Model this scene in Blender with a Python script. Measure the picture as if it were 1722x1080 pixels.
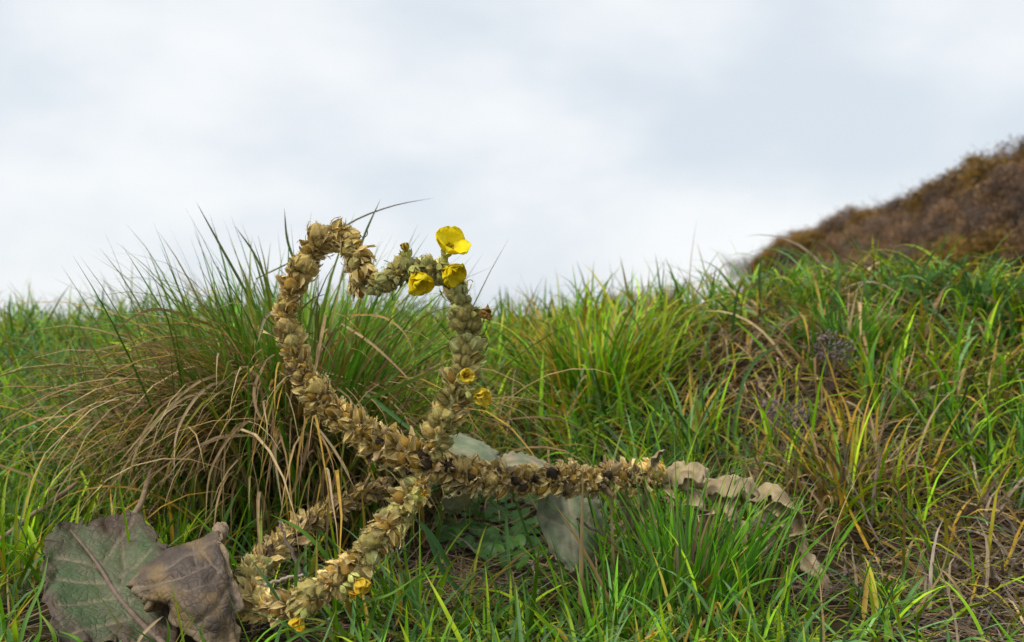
import bpy, math, random
import numpy as np
from mathutils import Vector, Matrix, Quaternion

for o in list(bpy.data.objects): bpy.data.objects.remove(o)
scene = bpy.context.scene
COL = scene.collection
rng = np.random.default_rng(7)
random.seed(7)
R_ = math.radians

# ------------------------------------------------------------------ camera
CAM_H = 0.245
cam_d = bpy.data.cameras.new('camera'); cam = bpy.data.objects.new('camera', cam_d); COL.objects.link(cam)
cam.location = (0, 0, CAM_H); cam.rotation_euler = (R_(90), 0, 0)
cam_d.sensor_width = 36; cam_d.lens = 36; cam_d.clip_start = 0.02; cam_d.clip_end = 6000
cam_d.dof.use_dof = True; cam_d.dof.focus_distance = 0.78; cam_d.dof.aperture_fstop = 10
scene.camera = cam
scene.render.resolution_x = 1024; scene.render.resolution_y = 642

# ------------------------------------------------------------------ sky: bright even cloud cover over a Nishita sky
SUN_EL, SUN_AZ = 52, -125          # azimuth from +Y (view direction) towards +X
world = bpy.data.worlds.new('World'); scene.world = world; world.use_nodes = True
wn = world.node_tree.nodes; wl = world.node_tree.links; wn.clear()
w_out = wn.new('ShaderNodeOutputWorld'); w_bg = wn.new('ShaderNodeBackground'); w_bg.inputs['Strength'].default_value = 0.1
sky = wn.new('ShaderNodeTexSky'); sky.sky_type = 'NISHITA'; sky.sun_disc = False
sky.sun_elevation = R_(SUN_EL); sky.sun_rotation = R_(SUN_AZ); sky.dust_density = 2
tc = wn.new('ShaderNodeTexCoord'); mp = wn.new('ShaderNodeMapping'); mp.inputs['Scale'].default_value = (1.5, 1.2, 2.7)
mp.inputs['Location'].default_value = (2.35, 0.6, 0.35); mp.inputs['Rotation'].default_value = (0, R_(-12), 0)
n1 = wn.new('ShaderNodeTexNoise'); n1.inputs['Scale'].default_value = 1.9; n1.inputs['Detail'].default_value = 4.5
n1.inputs['Roughness'].default_value = 0.5; n1.inputs['Distortion'].default_value = 0.1
ramp = wn.new('ShaderNodeValToRGB'); ramp.color_ramp.interpolation = 'EASE'
ramp.color_ramp.elements[0].position = 0.36; ramp.color_ramp.elements[0].color = (0.68, 0.745, 0.815, 1)
ramp.color_ramp.elements[1].position = 0.71; ramp.color_ramp.elements[1].color = (0.92, 0.94, 0.955, 1)
sc = wn.new('ShaderNodeVectorMath'); sc.operation = 'SCALE'; sc.inputs['Scale'].default_value = 5.55
mixw = wn.new('ShaderNodeMix'); mixw.data_type = 'RGBA'; mixw.inputs['Factor'].default_value = 0.95
wl.new(tc.outputs['Generated'], mp.inputs['Vector']); wl.new(mp.outputs['Vector'], n1.inputs['Vector'])
wl.new(n1.outputs['Fac'], ramp.inputs['Fac']); wl.new(ramp.outputs['Color'], sc.inputs[0])
wl.new(sky.outputs['Color'], mixw.inputs['A']); wl.new(sc.outputs['Vector'], mixw.inputs['B'])
wl.new(mixw.outputs['Result'], w_bg.inputs['Color']); wl.new(w_bg.outputs['Background'], w_out.inputs['Surface'])

sun_d = bpy.data.lights.new('sun', 'SUN'); sun_d.energy = 1.5; sun_d.angle = R_(22); sun_d.color = (1.0, 0.92, 0.79)
sun = bpy.data.objects.new('sun', sun_d); COL.objects.link(sun)
sd = Vector((math.sin(R_(SUN_AZ)) * math.cos(R_(SUN_EL)), math.cos(R_(SUN_AZ)) * math.cos(R_(SUN_EL)), math.sin(R_(SUN_EL))))
sun.rotation_euler = sd.to_track_quat('Z', 'Y').to_euler(); sun.location = (-3, -3, 5)

scene.view_settings.view_transform = 'Standard'; scene.view_settings.look = 'None'
scene.view_settings.gamma = 1.0; scene.view_settings.exposure = 0.92; scene.view_settings.use_curve_mapping = False

# ------------------------------------------------------------------ helpers
F_PX = 1722.0
def P(u, v, Y): return np.array([(u - 861) / F_PX * Y, Y, CAM_H + (540 - v) / F_PX * Y])
def sstep(a, b, x):
    t = np.clip((np.asarray(x, float) - a) / (b - a), 0, 1); return t * t * (3 - 2 * t)

_perm = np.random.default_rng(3).random((64, 64))
def vnoise(x, y):
    x = np.asarray(x, float); y = np.asarray(y, float)
    xi = np.floor(x).astype(int); yi = np.floor(y).astype(int); fx = x - xi; fy = y - yi
    fx = fx * fx * (3 - 2 * fx); fy = fy * fy * (3 - 2 * fy)
    g = lambda a, b: _perm[a % 64, b % 64]
    return (g(xi, yi) * (1 - fx) + g(xi + 1, yi) * fx) * (1 - fy) + (g(xi, yi + 1) * (1 - fx) + g(xi + 1, yi + 1) * fx) * fy
def fbm(x, y, o=3):
    s = 0; a = .5; t = 0
    for i in range(o):
        s = s + a * vnoise(x * 2 ** i + 7.3 * i, y * 2 ** i + 3.1 * i); t += a; a *= .5
    return s / t

K_TAB = np.array([0.10, 0.20, 0.232, 0.307, 0.36, 0.394, 0.423, 0.452, 0.50, 0.60, 1.0])
T_TAB = np.array([0.045, 0.054, 0.066, 0.100, 0.121, 0.129, 0.141, 0.155, 0.174, 0.215, 0.235])   # skyline slope of the wood
D_TAB = np.array([360, 340, 320, 265, 235, 215, 200, 185, 165, 150, 140.])
TREE_H = 15.0
def ground(x, y):
    x = np.asarray(x, float); y = np.asarray(y, float)
    lf = sstep(.1, .7, -x)
    z = 0.17 * ((1 - lf) * sstep(1.0, 1.75, y) + lf * .95 * sstep(1.0, 2.3, y))
    z = z + 0.128 * np.exp(-((x - .62) / .40) ** 2 - ((y - 1.75) / .42) ** 2)
    z = z + 0.045 * np.exp(-((x - .40) / .16) ** 2 - ((y - 1.25) / .2) ** 2)
    z = z + 0.05 * np.exp(-((x + .25) / .16) ** 2 - ((y - 1.16) / .14) ** 2)
    z = z + 0.035 * np.exp(-((x - .13) / .16) ** 2 - ((y - 1.5) / .18) ** 2)
    z = z - 0.025 * np.exp(-((x + .02) / .12) ** 2 - ((y - 1.75) / .4) ** 2)
    near = 1 - sstep(6, 12, np.hypot(x, y))
    z = z + near * (0.022 * (fbm(x * 6 + 5, y * 6) - .5) + 0.06 * (fbm(x * 1.7, y * 1.7 + 9) - .5) * sstep(1.0, 1.8, y))
    z = z - 3.0 * sstep(2.9, 60, y) - 0.12 * sstep(2.3, 4.2, y) - 0.6 * sstep(4, 30, np.abs(x))
    r = np.hypot(x, y); k = np.where(y > 1, x / np.maximum(y, 1), 0)
    D = np.interp(k, K_TAB, D_TAB); zc = np.maximum(D * np.interp(k, K_TAB, T_TAB) - TREE_H + 4.2, 0) * sstep(.12, .24, k)
    yy = np.maximum(y, 1e-3)
    z = z + (zc) * sstep(D * .5, D * 1.02, yy) * (y > 5)
    return z

def mesh_np(name, V, faces, col=None, smooth=True):
    """V (n,3); faces: list of int arrays (m,3) or (m,4)"""
    me = bpy.data.meshes.new(name)
    V = np.ascontiguousarray(V, np.float32).reshape(-1, 3)
    if isinstance(faces, np.ndarray): faces = [faces]
    loops = np.concatenate([f.ravel() for f in faces]).astype(np.int32)
    tot = np.concatenate([np.full(len(f), f.shape[1]) for f in faces]).astype(np.int32)
    st = np.concatenate([[0], np.cumsum(tot)[:-1]]).astype(np.int32)
    me.vertices.add(len(V)); me.vertices.foreach_set('co', V.ravel())
    me.loops.add(len(loops)); me.loops.foreach_set('vertex_index', loops)
    me.polygons.add(len(tot)); me.polygons.foreach_set('loop_start', st); me.polygons.foreach_set('loop_total', tot)
    me.polygons.foreach_set('use_smooth', np.full(len(tot), smooth))
    if col is not None:
        a = me.color_attributes.new('Col', 'FLOAT_COLOR', 'POINT')
        c = np.ones((len(V), 4), np.float32); c[:, :3] = np.asarray(col).reshape(-1, 3)
        a.data.foreach_set('color', c.ravel())
    me.update(calc_edges=True); me.validate()
    return me

def obj(name, me, mat=None, parent=None, label=None, cat=None, group=None, kind=None):
    o = bpy.data.objects.new(name, me); COL.objects.link(o)
    if mat is not None and me is not None and not me.materials: me.materials.append(mat)
    if parent is not None:
        o.parent = parent; o.matrix_parent_inverse = parent.matrix_basis.inverted() if parent.parent is None else (parent.parent.matrix_basis @ parent.matrix_parent_inverse @ parent.matrix_basis).inverted()
    if label: o['label'] = label
    if cat: o['category'] = cat
    if group: o['group'] = group
    if kind: o['kind'] = kind
    return o
def empty(name, loc, label, cat, group=None):
    o = obj(name, None, label=label, cat=cat, group=group); o.location = Vector(loc); o.empty_display_size = 0.02
    bpy.context.view_layer.update() if False else None
    o.matrix_basis = Matrix.Translation(Vector(loc)); return o

def catmull(pts, n):
    p = np.asarray(pts, float); m = len(p)
    q = np.vstack([2 * p[0] - p[1], p, 2 * p[-1] - p[-2]])
    t = np.linspace(0, m - 1, n); i = np.minimum(t.astype(int), m - 2); f = (t - i)[:, None]
    a, b, c, d = q[i], q[i + 1], q[i + 2], q[i + 3]
    return .5 * (2 * b + (c - a) * f + (2 * a - 5 * b + 4 * c - d) * f ** 2 + (3 * b - a - 3 * c + d) * f ** 3)
def frames(path):
    T = np.gradient(path, axis=0); T /= np.linalg.norm(T, axis=1)[:, None]
    N = np.zeros_like(T); a = np.cross(T[0], [0.3, 1, .2]); N[0] = a / np.linalg.norm(a)
    for i in range(1, len(T)):
        v = N[i - 1] - T[i] * np.dot(N[i - 1], T[i]); N[i] = v / np.linalg.norm(v)
    return T, N, np.cross(T, N)
def tube(path, rad, sides=7):
    path = np.asarray(path, float); n = len(path); rad = np.broadcast_to(rad, (n,))
    T, N, B = frames(path); a = np.linspace(0, 2 * np.pi, sides, endpoint=False)
    V = path[:, None] + rad[:, None, None] * (np.cos(a)[None, :, None] * N[:, None] + np.sin(a)[None, :, None] * B[:, None])
    i = np.arange(n - 1)[:, None]; j = np.arange(sides)[None]; k = (j + 1) % sides
    F = np.stack([i * sides + j, i * sides + k, (i + 1) * sides + k, (i + 1) * sides + j], -1).reshape(-1, 4)
    return V.reshape(-1, 3), F
def grid_faces(r, c):
    i, j = np.meshgrid(np.arange(r - 1), np.arange(c - 1), indexing='ij')
    a = (i * c + j).ravel(); return np.stack([a, a + 1, a + c + 1, a + c], 1)
class Acc:
    def __init__(s): s.V = []; s.Q = []; s.T = []; s.C = []; s.n = 0
    def add(s, V, F, c):
        V = np.asarray(V).reshape(-1, 3); c = np.broadcast_to(np.asarray(c, float), (len(V), 3))
        s.V.append(V); s.C.append(c); (s.Q if F.shape[1] == 4 else s.T).append(F + s.n); s.n += len(V)
    def mesh(s, name):
        f = []
        if s.Q: f.append(np.vstack(s.Q))
        if s.T: f.append(np.vstack(s.T))
        return mesh_np(name, np.vstack(s.V), f, np.vstack(s.C))

# ------------------------------------------------------------------ materials
def new_mat(name):
    m = bpy.data.materials.new(name); m.use_nodes = True; nt = m.node_tree; nt.nodes.clear()
    out = nt.nodes.new('ShaderNodeOutputMaterial'); return m, nt.nodes, nt.links, out
def attr_col(N, L, var_noise=None, amp=.3, rnd=0.0, detail=3):
    a = N.new('ShaderNodeAttribute'); a.attribute_name = 'Col'; src = a.outputs['Color']
    if var_noise:
        tcx = N.new('ShaderNodeTexCoord'); nz = N.new('ShaderNodeTexNoise'); nz.inputs['Scale'].default_value = var_noise; nz.inputs['Detail'].default_value = detail
        L.new(tcx.outputs['Object'], nz.inputs['Vector'])
        mr = N.new('ShaderNodeMapRange'); mr.inputs['From Min'].default_value = .25; mr.inputs['From Max'].default_value = .75
        mr.inputs['To Min'].default_value = 1 - amp; mr.inputs['To Max'].default_value = 1 + amp
        L.new(nz.outputs['Fac'], mr.inputs['Value'])
        s = N.new('ShaderNodeVectorMath'); s.operation = 'SCALE'; L.new(src, s.inputs[0]); L.new(mr.outputs['Result'], s.inputs['Scale']); src = s.outputs['Vector']
    if rnd:
        oi = N.new('ShaderNodeObjectInfo'); mr = N.new('ShaderNodeMapRange'); mr.inputs['To Min'].default_value = 1 - rnd; mr.inputs['To Max'].default_value = 1 + rnd
        L.new(oi.outputs['Random'], mr.inputs['Value'])
        s = N.new('ShaderNodeVectorMath'); s.operation = 'SCALE'; L.new(src, s.inputs[0]); L.new(mr.outputs['Result'], s.inputs['Scale']); src = s.outputs['Vector']
    return src
def leafy(name, rough=.5, spec=.35, trans=.3, tboost=1.2, noise=60, amp=.2, rnd=0, sheen=0, bump=None, bump_d=.0005, voro=None):
    m, N, L, out = new_mat(name); c = attr_col(N, L, noise, amp, rnd)
    p = N.new('ShaderNodeBsdfPrincipled'); p.inputs['Roughness'].default_value = rough; p.inputs['Specular IOR Level'].default_value = spec
    L.new(c, p.inputs['Base Color'])
    if sheen:
        p.inputs['Sheen Weight'].default_value = sheen; p.inputs['Sheen Roughness'].default_value = .45; p.inputs['Sheen Tint'].default_value = (1, .93, .78, 1)
    if bump:
        tcx = N.new('ShaderNodeTexCoord'); b = N.new('ShaderNodeBump'); b.inputs['Strength'].default_value = .8; b.inputs['Distance'].default_value = bump_d
        nz = N.new('ShaderNodeTexNoise'); nz.inputs['Scale'].default_value = bump; nz.inputs['Detail'].default_value = 4
        L.new(tcx.outputs['Object'], nz.inputs['Vector']); h = nz.outputs['Fac']
        if voro:
            vo = N.new('ShaderNodeTexVoronoi'); vo.feature = 'DISTANCE_TO_EDGE'; vo.inputs['Scale'].default_value = voro; pwn = N.new('ShaderNodeMath'); pwn.operation = 'POWER'; pwn.inputs[1].default_value = .45; L.new(vo.outputs['Distance'], pwn.inputs[0])
            mx = N.new('ShaderNodeMix'); mx.data_type = 'VECTOR'; mx.inputs['Factor'].default_value = .012
            nz2 = N.new('ShaderNodeTexNoise'); nz2.inputs['Scale'].default_value = 45; L.new(tcx.outputs['Object'], nz2.inputs['Vector']); L.new(tcx.outputs['Object'], mx.inputs['A']); L.new(nz2.outputs['Color'], mx.inputs['B'])
            L.new(mx.outputs['Result'], vo.inputs['Vector'])
            ad = N.new('ShaderNodeMath'); ad.operation = 'MULTIPLY_ADD'; L.new(pwn.outputs['Value'], ad.inputs[0]); ad.inputs[1].default_value = 1.5; hs = N.new('ShaderNodeMath'); hs.operation = 'MULTIPLY'; hs.inputs[1].default_value = .22; L.new(h, hs.inputs[0]); h = hs.outputs['Value']; L.new(h, ad.inputs[2]); h = ad.outputs['Value']
        L.new(h, b.inputs['Height']); L.new(b.outputs['Normal'], p.inputs['Normal'])
    if trans:
        t = N.new('ShaderNodeBsdfTranslucent'); s = N.new('ShaderNodeVectorMath'); s.operation = 'SCALE'; s.inputs['Scale'].default_value = tboost
        L.new(c, s.inputs[0]); L.new(s.outputs['Vector'], t.inputs['Color'])
        mx = N.new('ShaderNodeMixShader'); mx.inputs['Fac'].default_value = trans
        L.new(p.outputs['BSDF'], mx.inputs[1]); L.new(t.outputs['BSDF'], mx.inputs[2]); L.new(mx.outputs['Shader'], out.inputs['Surface'])
    else: L.new(p.outputs['BSDF'], out.inputs['Surface'])
    return m
M_GRASS = leafy('grass_blade', .5, .22, .22, 1.4, 45, .25)
M_DRY = leafy('dry_grass_blade', .8, .12, .18, 1.1, 70, .25)
M_FELT = leafy('woolly_calyx', .95, .06, .06, 1.0, 320, .42, rnd=.25, sheen=.03, bump=1100, bump_d=.0012)
M_WLEAF = leafy('woolly_leaf', .9, .12, .12, 1.1, 75, .38, sheen=.1, bump=300, bump_d=.0012)
M_BLEAF = leafy('leathery_leaf', .55, .35, .06, 1.0, 60, .22, bump=260, bump_d=.0010, voro=170)
M_PETAL = leafy('petal', .55, .25, .35, 1.25, 130, .12, bump=420, bump_d=.0005)
M_WEED = leafy('weed_leaf', .45, .4, .2, 1.2, 80, .2, rnd=.25)
M_TWIG = leafy('dry_stalk', .8, .2, 0, 1, 120, .3)
M_SEED = leafy('seed_head', .95, .1, 0, 1, 300, .3, rnd=.3)
M_BARK = leafy('bark', .9, .1, 0, 1, .8, .3)
M_TREE = leafy('autumn_foliage', .8, .15, .2, 1, .25, .32, rnd=.24)

def ground_mat():
    m, N, L, out = new_mat('soil'); p = N.new('ShaderNodeBsdfPrincipled'); p.inputs['Roughness'].default_value = .95; p.inputs['Specular IOR Level'].default_value = .1
    g = N.new('ShaderNodeNewGeometry'); nz = N.new('ShaderNodeTexNoise'); nz.inputs['Scale'].default_value = 22; nz.inputs['Detail'].default_value = 8; nz.inputs['Roughness'].default_value = .7
    L.new(g.outputs['Position'], nz.inputs['Vector'])
    r = N.new('ShaderNodeValToRGB'); e = r.color_ramp.elements; e[0].position = .3; e[0].color = (.018, .012, .007, 1); e[1].position = .72; e[1].color = (.075, .055, .028, 1)
    L.new(nz.outputs['Fac'], r.inputs['Fac'])
    ln = N.new('ShaderNodeVectorMath'); ln.operation = 'LENGTH'; L.new(g.outputs['Position'], ln.inputs[0])
    mr = N.new('ShaderNodeMapRange'); mr.inputs['From Min'].default_value = 3; mr.inputs['From Max'].default_value = 9; L.new(ln.outputs['Value'], mr.inputs['Value'])
    mx = N.new('ShaderNodeMix'); mx.data_type = 'RGBA'; mx.inputs['B'].default_value = (.06, .085, .025, 1)
    L.new(mr.outputs['Result'], mx.inputs['Factor']); L.new(r.outputs['Color'], mx.inputs['A']); L.new(mx.outputs['Result'], p.inputs['Base Color'])
    b = N.new('ShaderNodeBump'); b.inputs['Distance'].default_value = .012; L.new(nz.outputs['Fac'], b.inputs['Height']); L.new(b.outputs['Normal'], p.inputs['Normal'])
    L.new(p.outputs['BSDF'], out.inputs['Surface']); return m
M_SOIL = ground_mat()

# ------------------------------------------------------------------ ground: one sheet, fine near the camera, out to the horizon
def axis(a, b, step, far, grow=1.16):
    c = list(np.arange(a, b + 1e-6, step)); s = step; hi = c[-1]; up = []
    while hi < far: s *= grow; hi += s; up.append(hi)
    s = step; lo = c[0]; dn = []
    while lo > -far: s *= grow; lo -= s; dn.append(lo)
    return np.array(dn[::-1] + c + up)
gx = axis(-2.2, 2.2, .025, 3200); gy = axis(-.2, 4.0, .025, 3200)
GX, GY = np.meshgrid(gx, gy); GZ = ground(GX, GY)
me = mesh_np('ground', np.stack([GX, GY, GZ], -1).reshape(-1, 3), grid_faces(len(gy), len(gx)))
obj('ground', me, M_SOIL, kind='structure')

# ------------------------------------------------------------------ the wood on the hillside
def make_tree(seed, kind):
    rg = random.Random(seed); acc = Acc(); tips = []
    H = TREE_H
    bark = {'bare': (.12, .10, .085), 'brown': (.12, .095, .08), 'ochre': (.07, .05, .035)}[kind]
    def limb(p, d, ln, r, lev):
        n = 5; pts = [p]; q = p.copy(); dd = d.copy()
        for i in range(n):
            dd = dd + np.array([rg.gauss(0, .12), rg.gauss(0, .12), .05 + rg.gauss(0, .06)]); dd /= np.linalg.norm(dd)
            q = q + dd * ln / n; pts.append(q.copy())
        V, F = tube(pts, np.linspace(r, r * .45, n + 1), 5 if lev < 2 else 3); acc.add(V, F, bark)
        if lev >= 3: tips.append((pts[-1], dd)); tips.append((pts[3], dd)); return
        k = [6, 4, 3][lev]
        for j in range(k):
            t = (.4 + .6 * (j + rg.random()) / k) if lev == 0 else (.3 + .7 * (j + rg.random()) / k)
            b = np.array(pts[min(int(t * n), n)]); az = rg.random() * 6.283
            out = np.array([math.cos(az), math.sin(az), .45 + .5 * rg.random()])
            nd = dd * .35 + out * .8; nd /= np.linalg.norm(nd)
            limb(b, nd, ln * (.58 + .14 * rg.random()), r * .5, lev + 1)
        if lev: tips.append((pts[-1], dd))
    limb(np.array([0, 0, -1.0]), np.array([0, 0, 1.0]), H * .62, .28, 0)
    trunk = acc.mesh('trunk')
    rg2 = np.random.default_rng(seed); tp = np.array([t[0] for t in tips]); td = np.array([t[1] for t in tips])
    if kind == 'bare': n, sx, sy, cl = 16, .9, .035, [(.24, .19, .165), (.18, .14, .125)]
    elif kind == 'brown': n, sx, sy, cl = 26, .45, .17, [(.25, .165, .11), (.19, .13, .10), (.29, .17, .075), (.16, .115, .092)]
    else: n, sx, sy, cl = 26, .42, .24, [(.26, .155, .04), (.30, .185, .045), (.20, .125, .05)]
    if kind != 'bare':       # rounded crown: clumps spread over a dome, fullest at its surface
        q = 95; dv = rg2.normal(size=(q, 3)); dv[:, 2] = np.abs(dv[:, 2]) * .9 - .25; dv /= np.linalg.norm(dv, axis=1)[:, None]
        tp2 = dv * rg2.uniform(.55, 1.0, (q, 1)) ** .5 * np.array([4.3, 4.3, 4.6]) + np.array([0, 0, 8.6]); tp = tp2; td = dv; n = 95; sx *= .62; sy *= .8
    m = len(tp) * n; c = np.repeat(tp, n, 0) + rg2.normal(0, .62 if kind != 'bare' else .55, (m, 3))
    a = rg2.normal(size=(m, 3)) + np.repeat(td, n, 0) * 1.2; a /= np.linalg.norm(a, axis=1)[:, None]
    b = np.cross(a, rg2.normal(size=(m, 3))); b /= np.linalg.norm(b, axis=1)[:, None]
    s = rg2.uniform(.6, 1.3, (m, 1))
    V = np.stack([c - b * sy * s * .6, c + a * sx * s * .5 - b * sy * s, c + a * sx * s, c + a * sx * s * .5 + b * sy * s], 1)
    F = np.arange(m * 4).reshape(m, 4)
    cc = np.array(cl)[np.repeat(rg2.integers(0, len(cl), len(tp)), n)] * rg2.uniform(.6, 1.35, (m, 1))
    crown = mesh_np('crown', V.reshape(-1, 3), F, np.repeat(cc, 4, 0), smooth=False)
    hmax = float(V[..., 2].max())
    return trunk, crown, hmax
protos = {k: [make_tree(s, k) for s in ss] for k, ss in {'bare': (11, 12), 'brown': (21, 22, 23), 'ochre': (31, 32)}.items()}
for k in protos:
    for tr, cr, _ in protos[k]: tr.materials.append(M_BARK); cr.materials.append(M_TREE)
TREE_LABEL = {'bare': ('bare grey branched tree in the wood on the hillside', 'bare trees of the hillside wood'),
              'brown': ('brown leaved autumn tree in the wood on the hillside', 'brown trees of the hillside wood'),
              'ochre': ('ochre yellow leaved autumn tree in the wood on the hillside', 'ochre trees of the hillside wood')}
def place_tree(x, y, kind, h, lab=None, grp=None, rg=random):
    tr, cr, hm = rg.choice(protos[kind]); s = h / hm
    l, g = TREE_LABEL[kind]
    e = obj(kind + '_tree' if kind != 'brown' else 'autumn_tree', None, label=lab or l, cat='tree', group=grp or g)
    M = Matrix.Translation((x, y, float(ground(x, y)))) @ Matrix.Rotation(rg.random() * 6.28, 4, 'Z') @ Matrix.Diagonal((s * rg.uniform(.95, 1.25), s * rg.uniform(.95, 1.25), s, 1))
    e.matrix_basis = M
    for nm, mm in (('trunk', tr), ('crown', cr)):
        c = bpy.data.objects.new(nm, mm); COL.objects.link(c); c.parent = e
rt = random.Random(5)
for row, (dd, hh) in enumerate([(1.0, 1.0), (.90, 1.0), (.80, .95), (.70, .9), (.61, .85)]):
    k = .228 + .008 * (row % 2) + .012 * row
    while k < .62:
        D = float(np.interp(k, K_TAB, D_TAB)) * dd * rt.uniform(.97, 1.03)
        r_ = rt.random()
        if k < .255 and row == 0: kind = 'bare'
        elif row == 0: kind = 'ochre' if r_ < .25 else ('bare' if r_ < .30 else 'brown')
        elif row == 1: kind = 'ochre' if r_ < .45 else ('bare' if r_ < .44 else 'brown')
        else: kind = 'ochre' if r_ < .2 else 'brown'
        place_tree(k * D, D, kind, TREE_H * hh * (rt.uniform(.88, 1.16) if row == 0 else rt.uniform(.84, 1.04)), rg=rt)
        k += (rt.uniform(7.0, 10.0) if row == 0 else rt.uniform(4.8, 7.2)) / D
for k in (.125, .137, .146, .158, .10):
    D = rt.uniform(300, 330); h = rt.uniform(13, 17)
    place_tree(k * D, D, 'bare', h, 'faint bare tree far off beyond the grassy bank, away from the hillside wood', 'far bare trees beyond the bank', rt)

# ------------------------------------------------------------------ grass blades
def blade_arrays(root, az, e0, droop, length, width, rows=7, cols=3, drift=None, roll=None, pw=1.4, crease=.35, clampz=True, kink=0):
    n = len(root); s = np.linspace(0, 1, rows)
    drift = rng.normal(0, .25, n) if drift is None else drift
    roll = rng.normal(0, .5, n) if roll is None else roll
    el = e0[:, None] - droop[:, None] * s[None] ** pw
    a = az[:, None] + drift[:, None] * s[None]
    if kink:
        el = el + np.cumsum(rng.normal(0, kink, (n, rows)), 1); a = a + np.cumsum(rng.normal(0, kink * 1.5, (n, rows)), 1)
    d = np.stack([np.cos(el) * np.cos(a), np.cos(el) * np.sin(a), np.sin(el)], -1)
    stp = d * (length / (rows - 1))[:, None, None]
    pos = np.concatenate([np.zeros((n, 1, 3)), np.cumsum(stp[:, :-1], 1)], 1) + root[:, None]
    h = np.stack([-np.sin(a), np.cos(a), np.zeros_like(a)], -1); nr = np.cross(d, h)
    rr = (roll[:, None] * (.4 + .6 * s[None]))[..., None]
    side = np.cos(rr) * h + np.sin(rr) * nr; nn = np.cross(d, side)
    prof = np.minimum(1, .65 + 1.6 * s) * np.clip(1 - s ** 2.6, 0.02, 1)
    w = (width[:, None] * .5 * prof[None])[..., None]
    if clampz:
        gz = ground(pos[..., 0], pos[..., 1]) + .003; pos[..., 2] = np.maximum(pos[..., 2], gz)
    if cols == 3: V = np.stack([pos - side * w + nn * w * crease, pos, pos + side * w + nn * w * crease], 2)
    else: V = np.stack([pos - side * w, pos + side * w], 2)
    return V                                            # n, rows, cols, 3
def blade_cols(n, rows, cols, root_c, mid_c, tip_c, tip_at=.8, jit=.18):
    s = np.linspace(0, 1, rows)[None, :, None]
    rc = np.asarray(root_c)[:, None]; mc = np.asarray(mid_c)[:, None]; tcl = np.asarray(tip_c)[:, None]
    ta = np.broadcast_to(np.asarray(tip_at, float).reshape(-1, 1, 1), (n, 1, 1))
    f = np.clip(s / .3, 0, 1); c = rc * (1 - f) + mc * f
    g = np.clip((s - ta) / np.maximum(1 - ta, .05), 0, 1); c = c * (1 - g) + tcl * g
    c = c * np.exp(rng.normal(0, jit, (n, 1, 1)))
    return np.repeat(c[:, :, None], cols, 2)
def blade_mesh(name, V, C):
    n, r, c, _ = V.shape; f = grid_faces(r, c); F = (f[None] + (np.arange(n) * r * c)[:, None, None]).reshape(-1, 4)
    return mesh_np(name, V.reshape(-1, 3), F, C.reshape(-1, 3))
PAL_G = np.array([(.115, .28, .006), (.19, .385, .008), (.055, .15, .008), (.27, .43, .010), (.13, .32, .012), (.25, .35, .008)])
PAL_BG = np.array([(.10, .22, .06), (.13, .26, .09), (.08, .19, .045)])
PAL_Y = np.array([(.34, .30, .025), (.38, .24, .025), (.26, .30, .02), (.42, .27, .045)])
PAL_D = np.array([(.38, .265, .13), (.28, .18, .08), (.48, .36, .20), (.20, .13, .065), (.42, .31, .15), (.34, .27, .18)])
def pick(pal, n): return pal[rng.integers(0, len(pal), n)] * rng.uniform(.85, 1.15, (n, 1))
def green_cols(n, rows, cols, yellow=.12, blue=.2, jit=.32):
    mid = pick(PAL_G, n); b = rng.random(n) < blue; mid[b] = pick(PAL_BG, b.sum()); y = rng.random(n) < yellow; mid[y] = pick(PAL_Y, y.sum())
    root = mid * .6 + .4 * np.array([.24, .25, .09]); tip = mid.copy()
    t = rng.random(n) < .45; tip[t] = pick(PAL_Y, t.sum()) * .9 + .1 * pick(PAL_D, t.sum())
    return blade_cols(n, rows, cols, root, mid, tip, rng.uniform(.55, .92, n), jit)
def dry_cols(n, rows, cols, yellow=.15, grey=0., jit=.22):
    mid = pick(PAL_D, n); y = rng.random(n) < yellow; mid[y] = pick(PAL_Y, y.sum())
    g = rng.random(n) < grey; mid[g] = np.array([.25, .20, .165]) * rng.uniform(.6, 1.25, (g.sum(), 1))
    tip = mid * rng.uniform(.6, 1.2, (n, 1)); root = mid * rng.uniform(.7, 1.1, (n, 1))
    return blade_cols(n, rows, cols, root, mid, tip, .6, jit)

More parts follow.
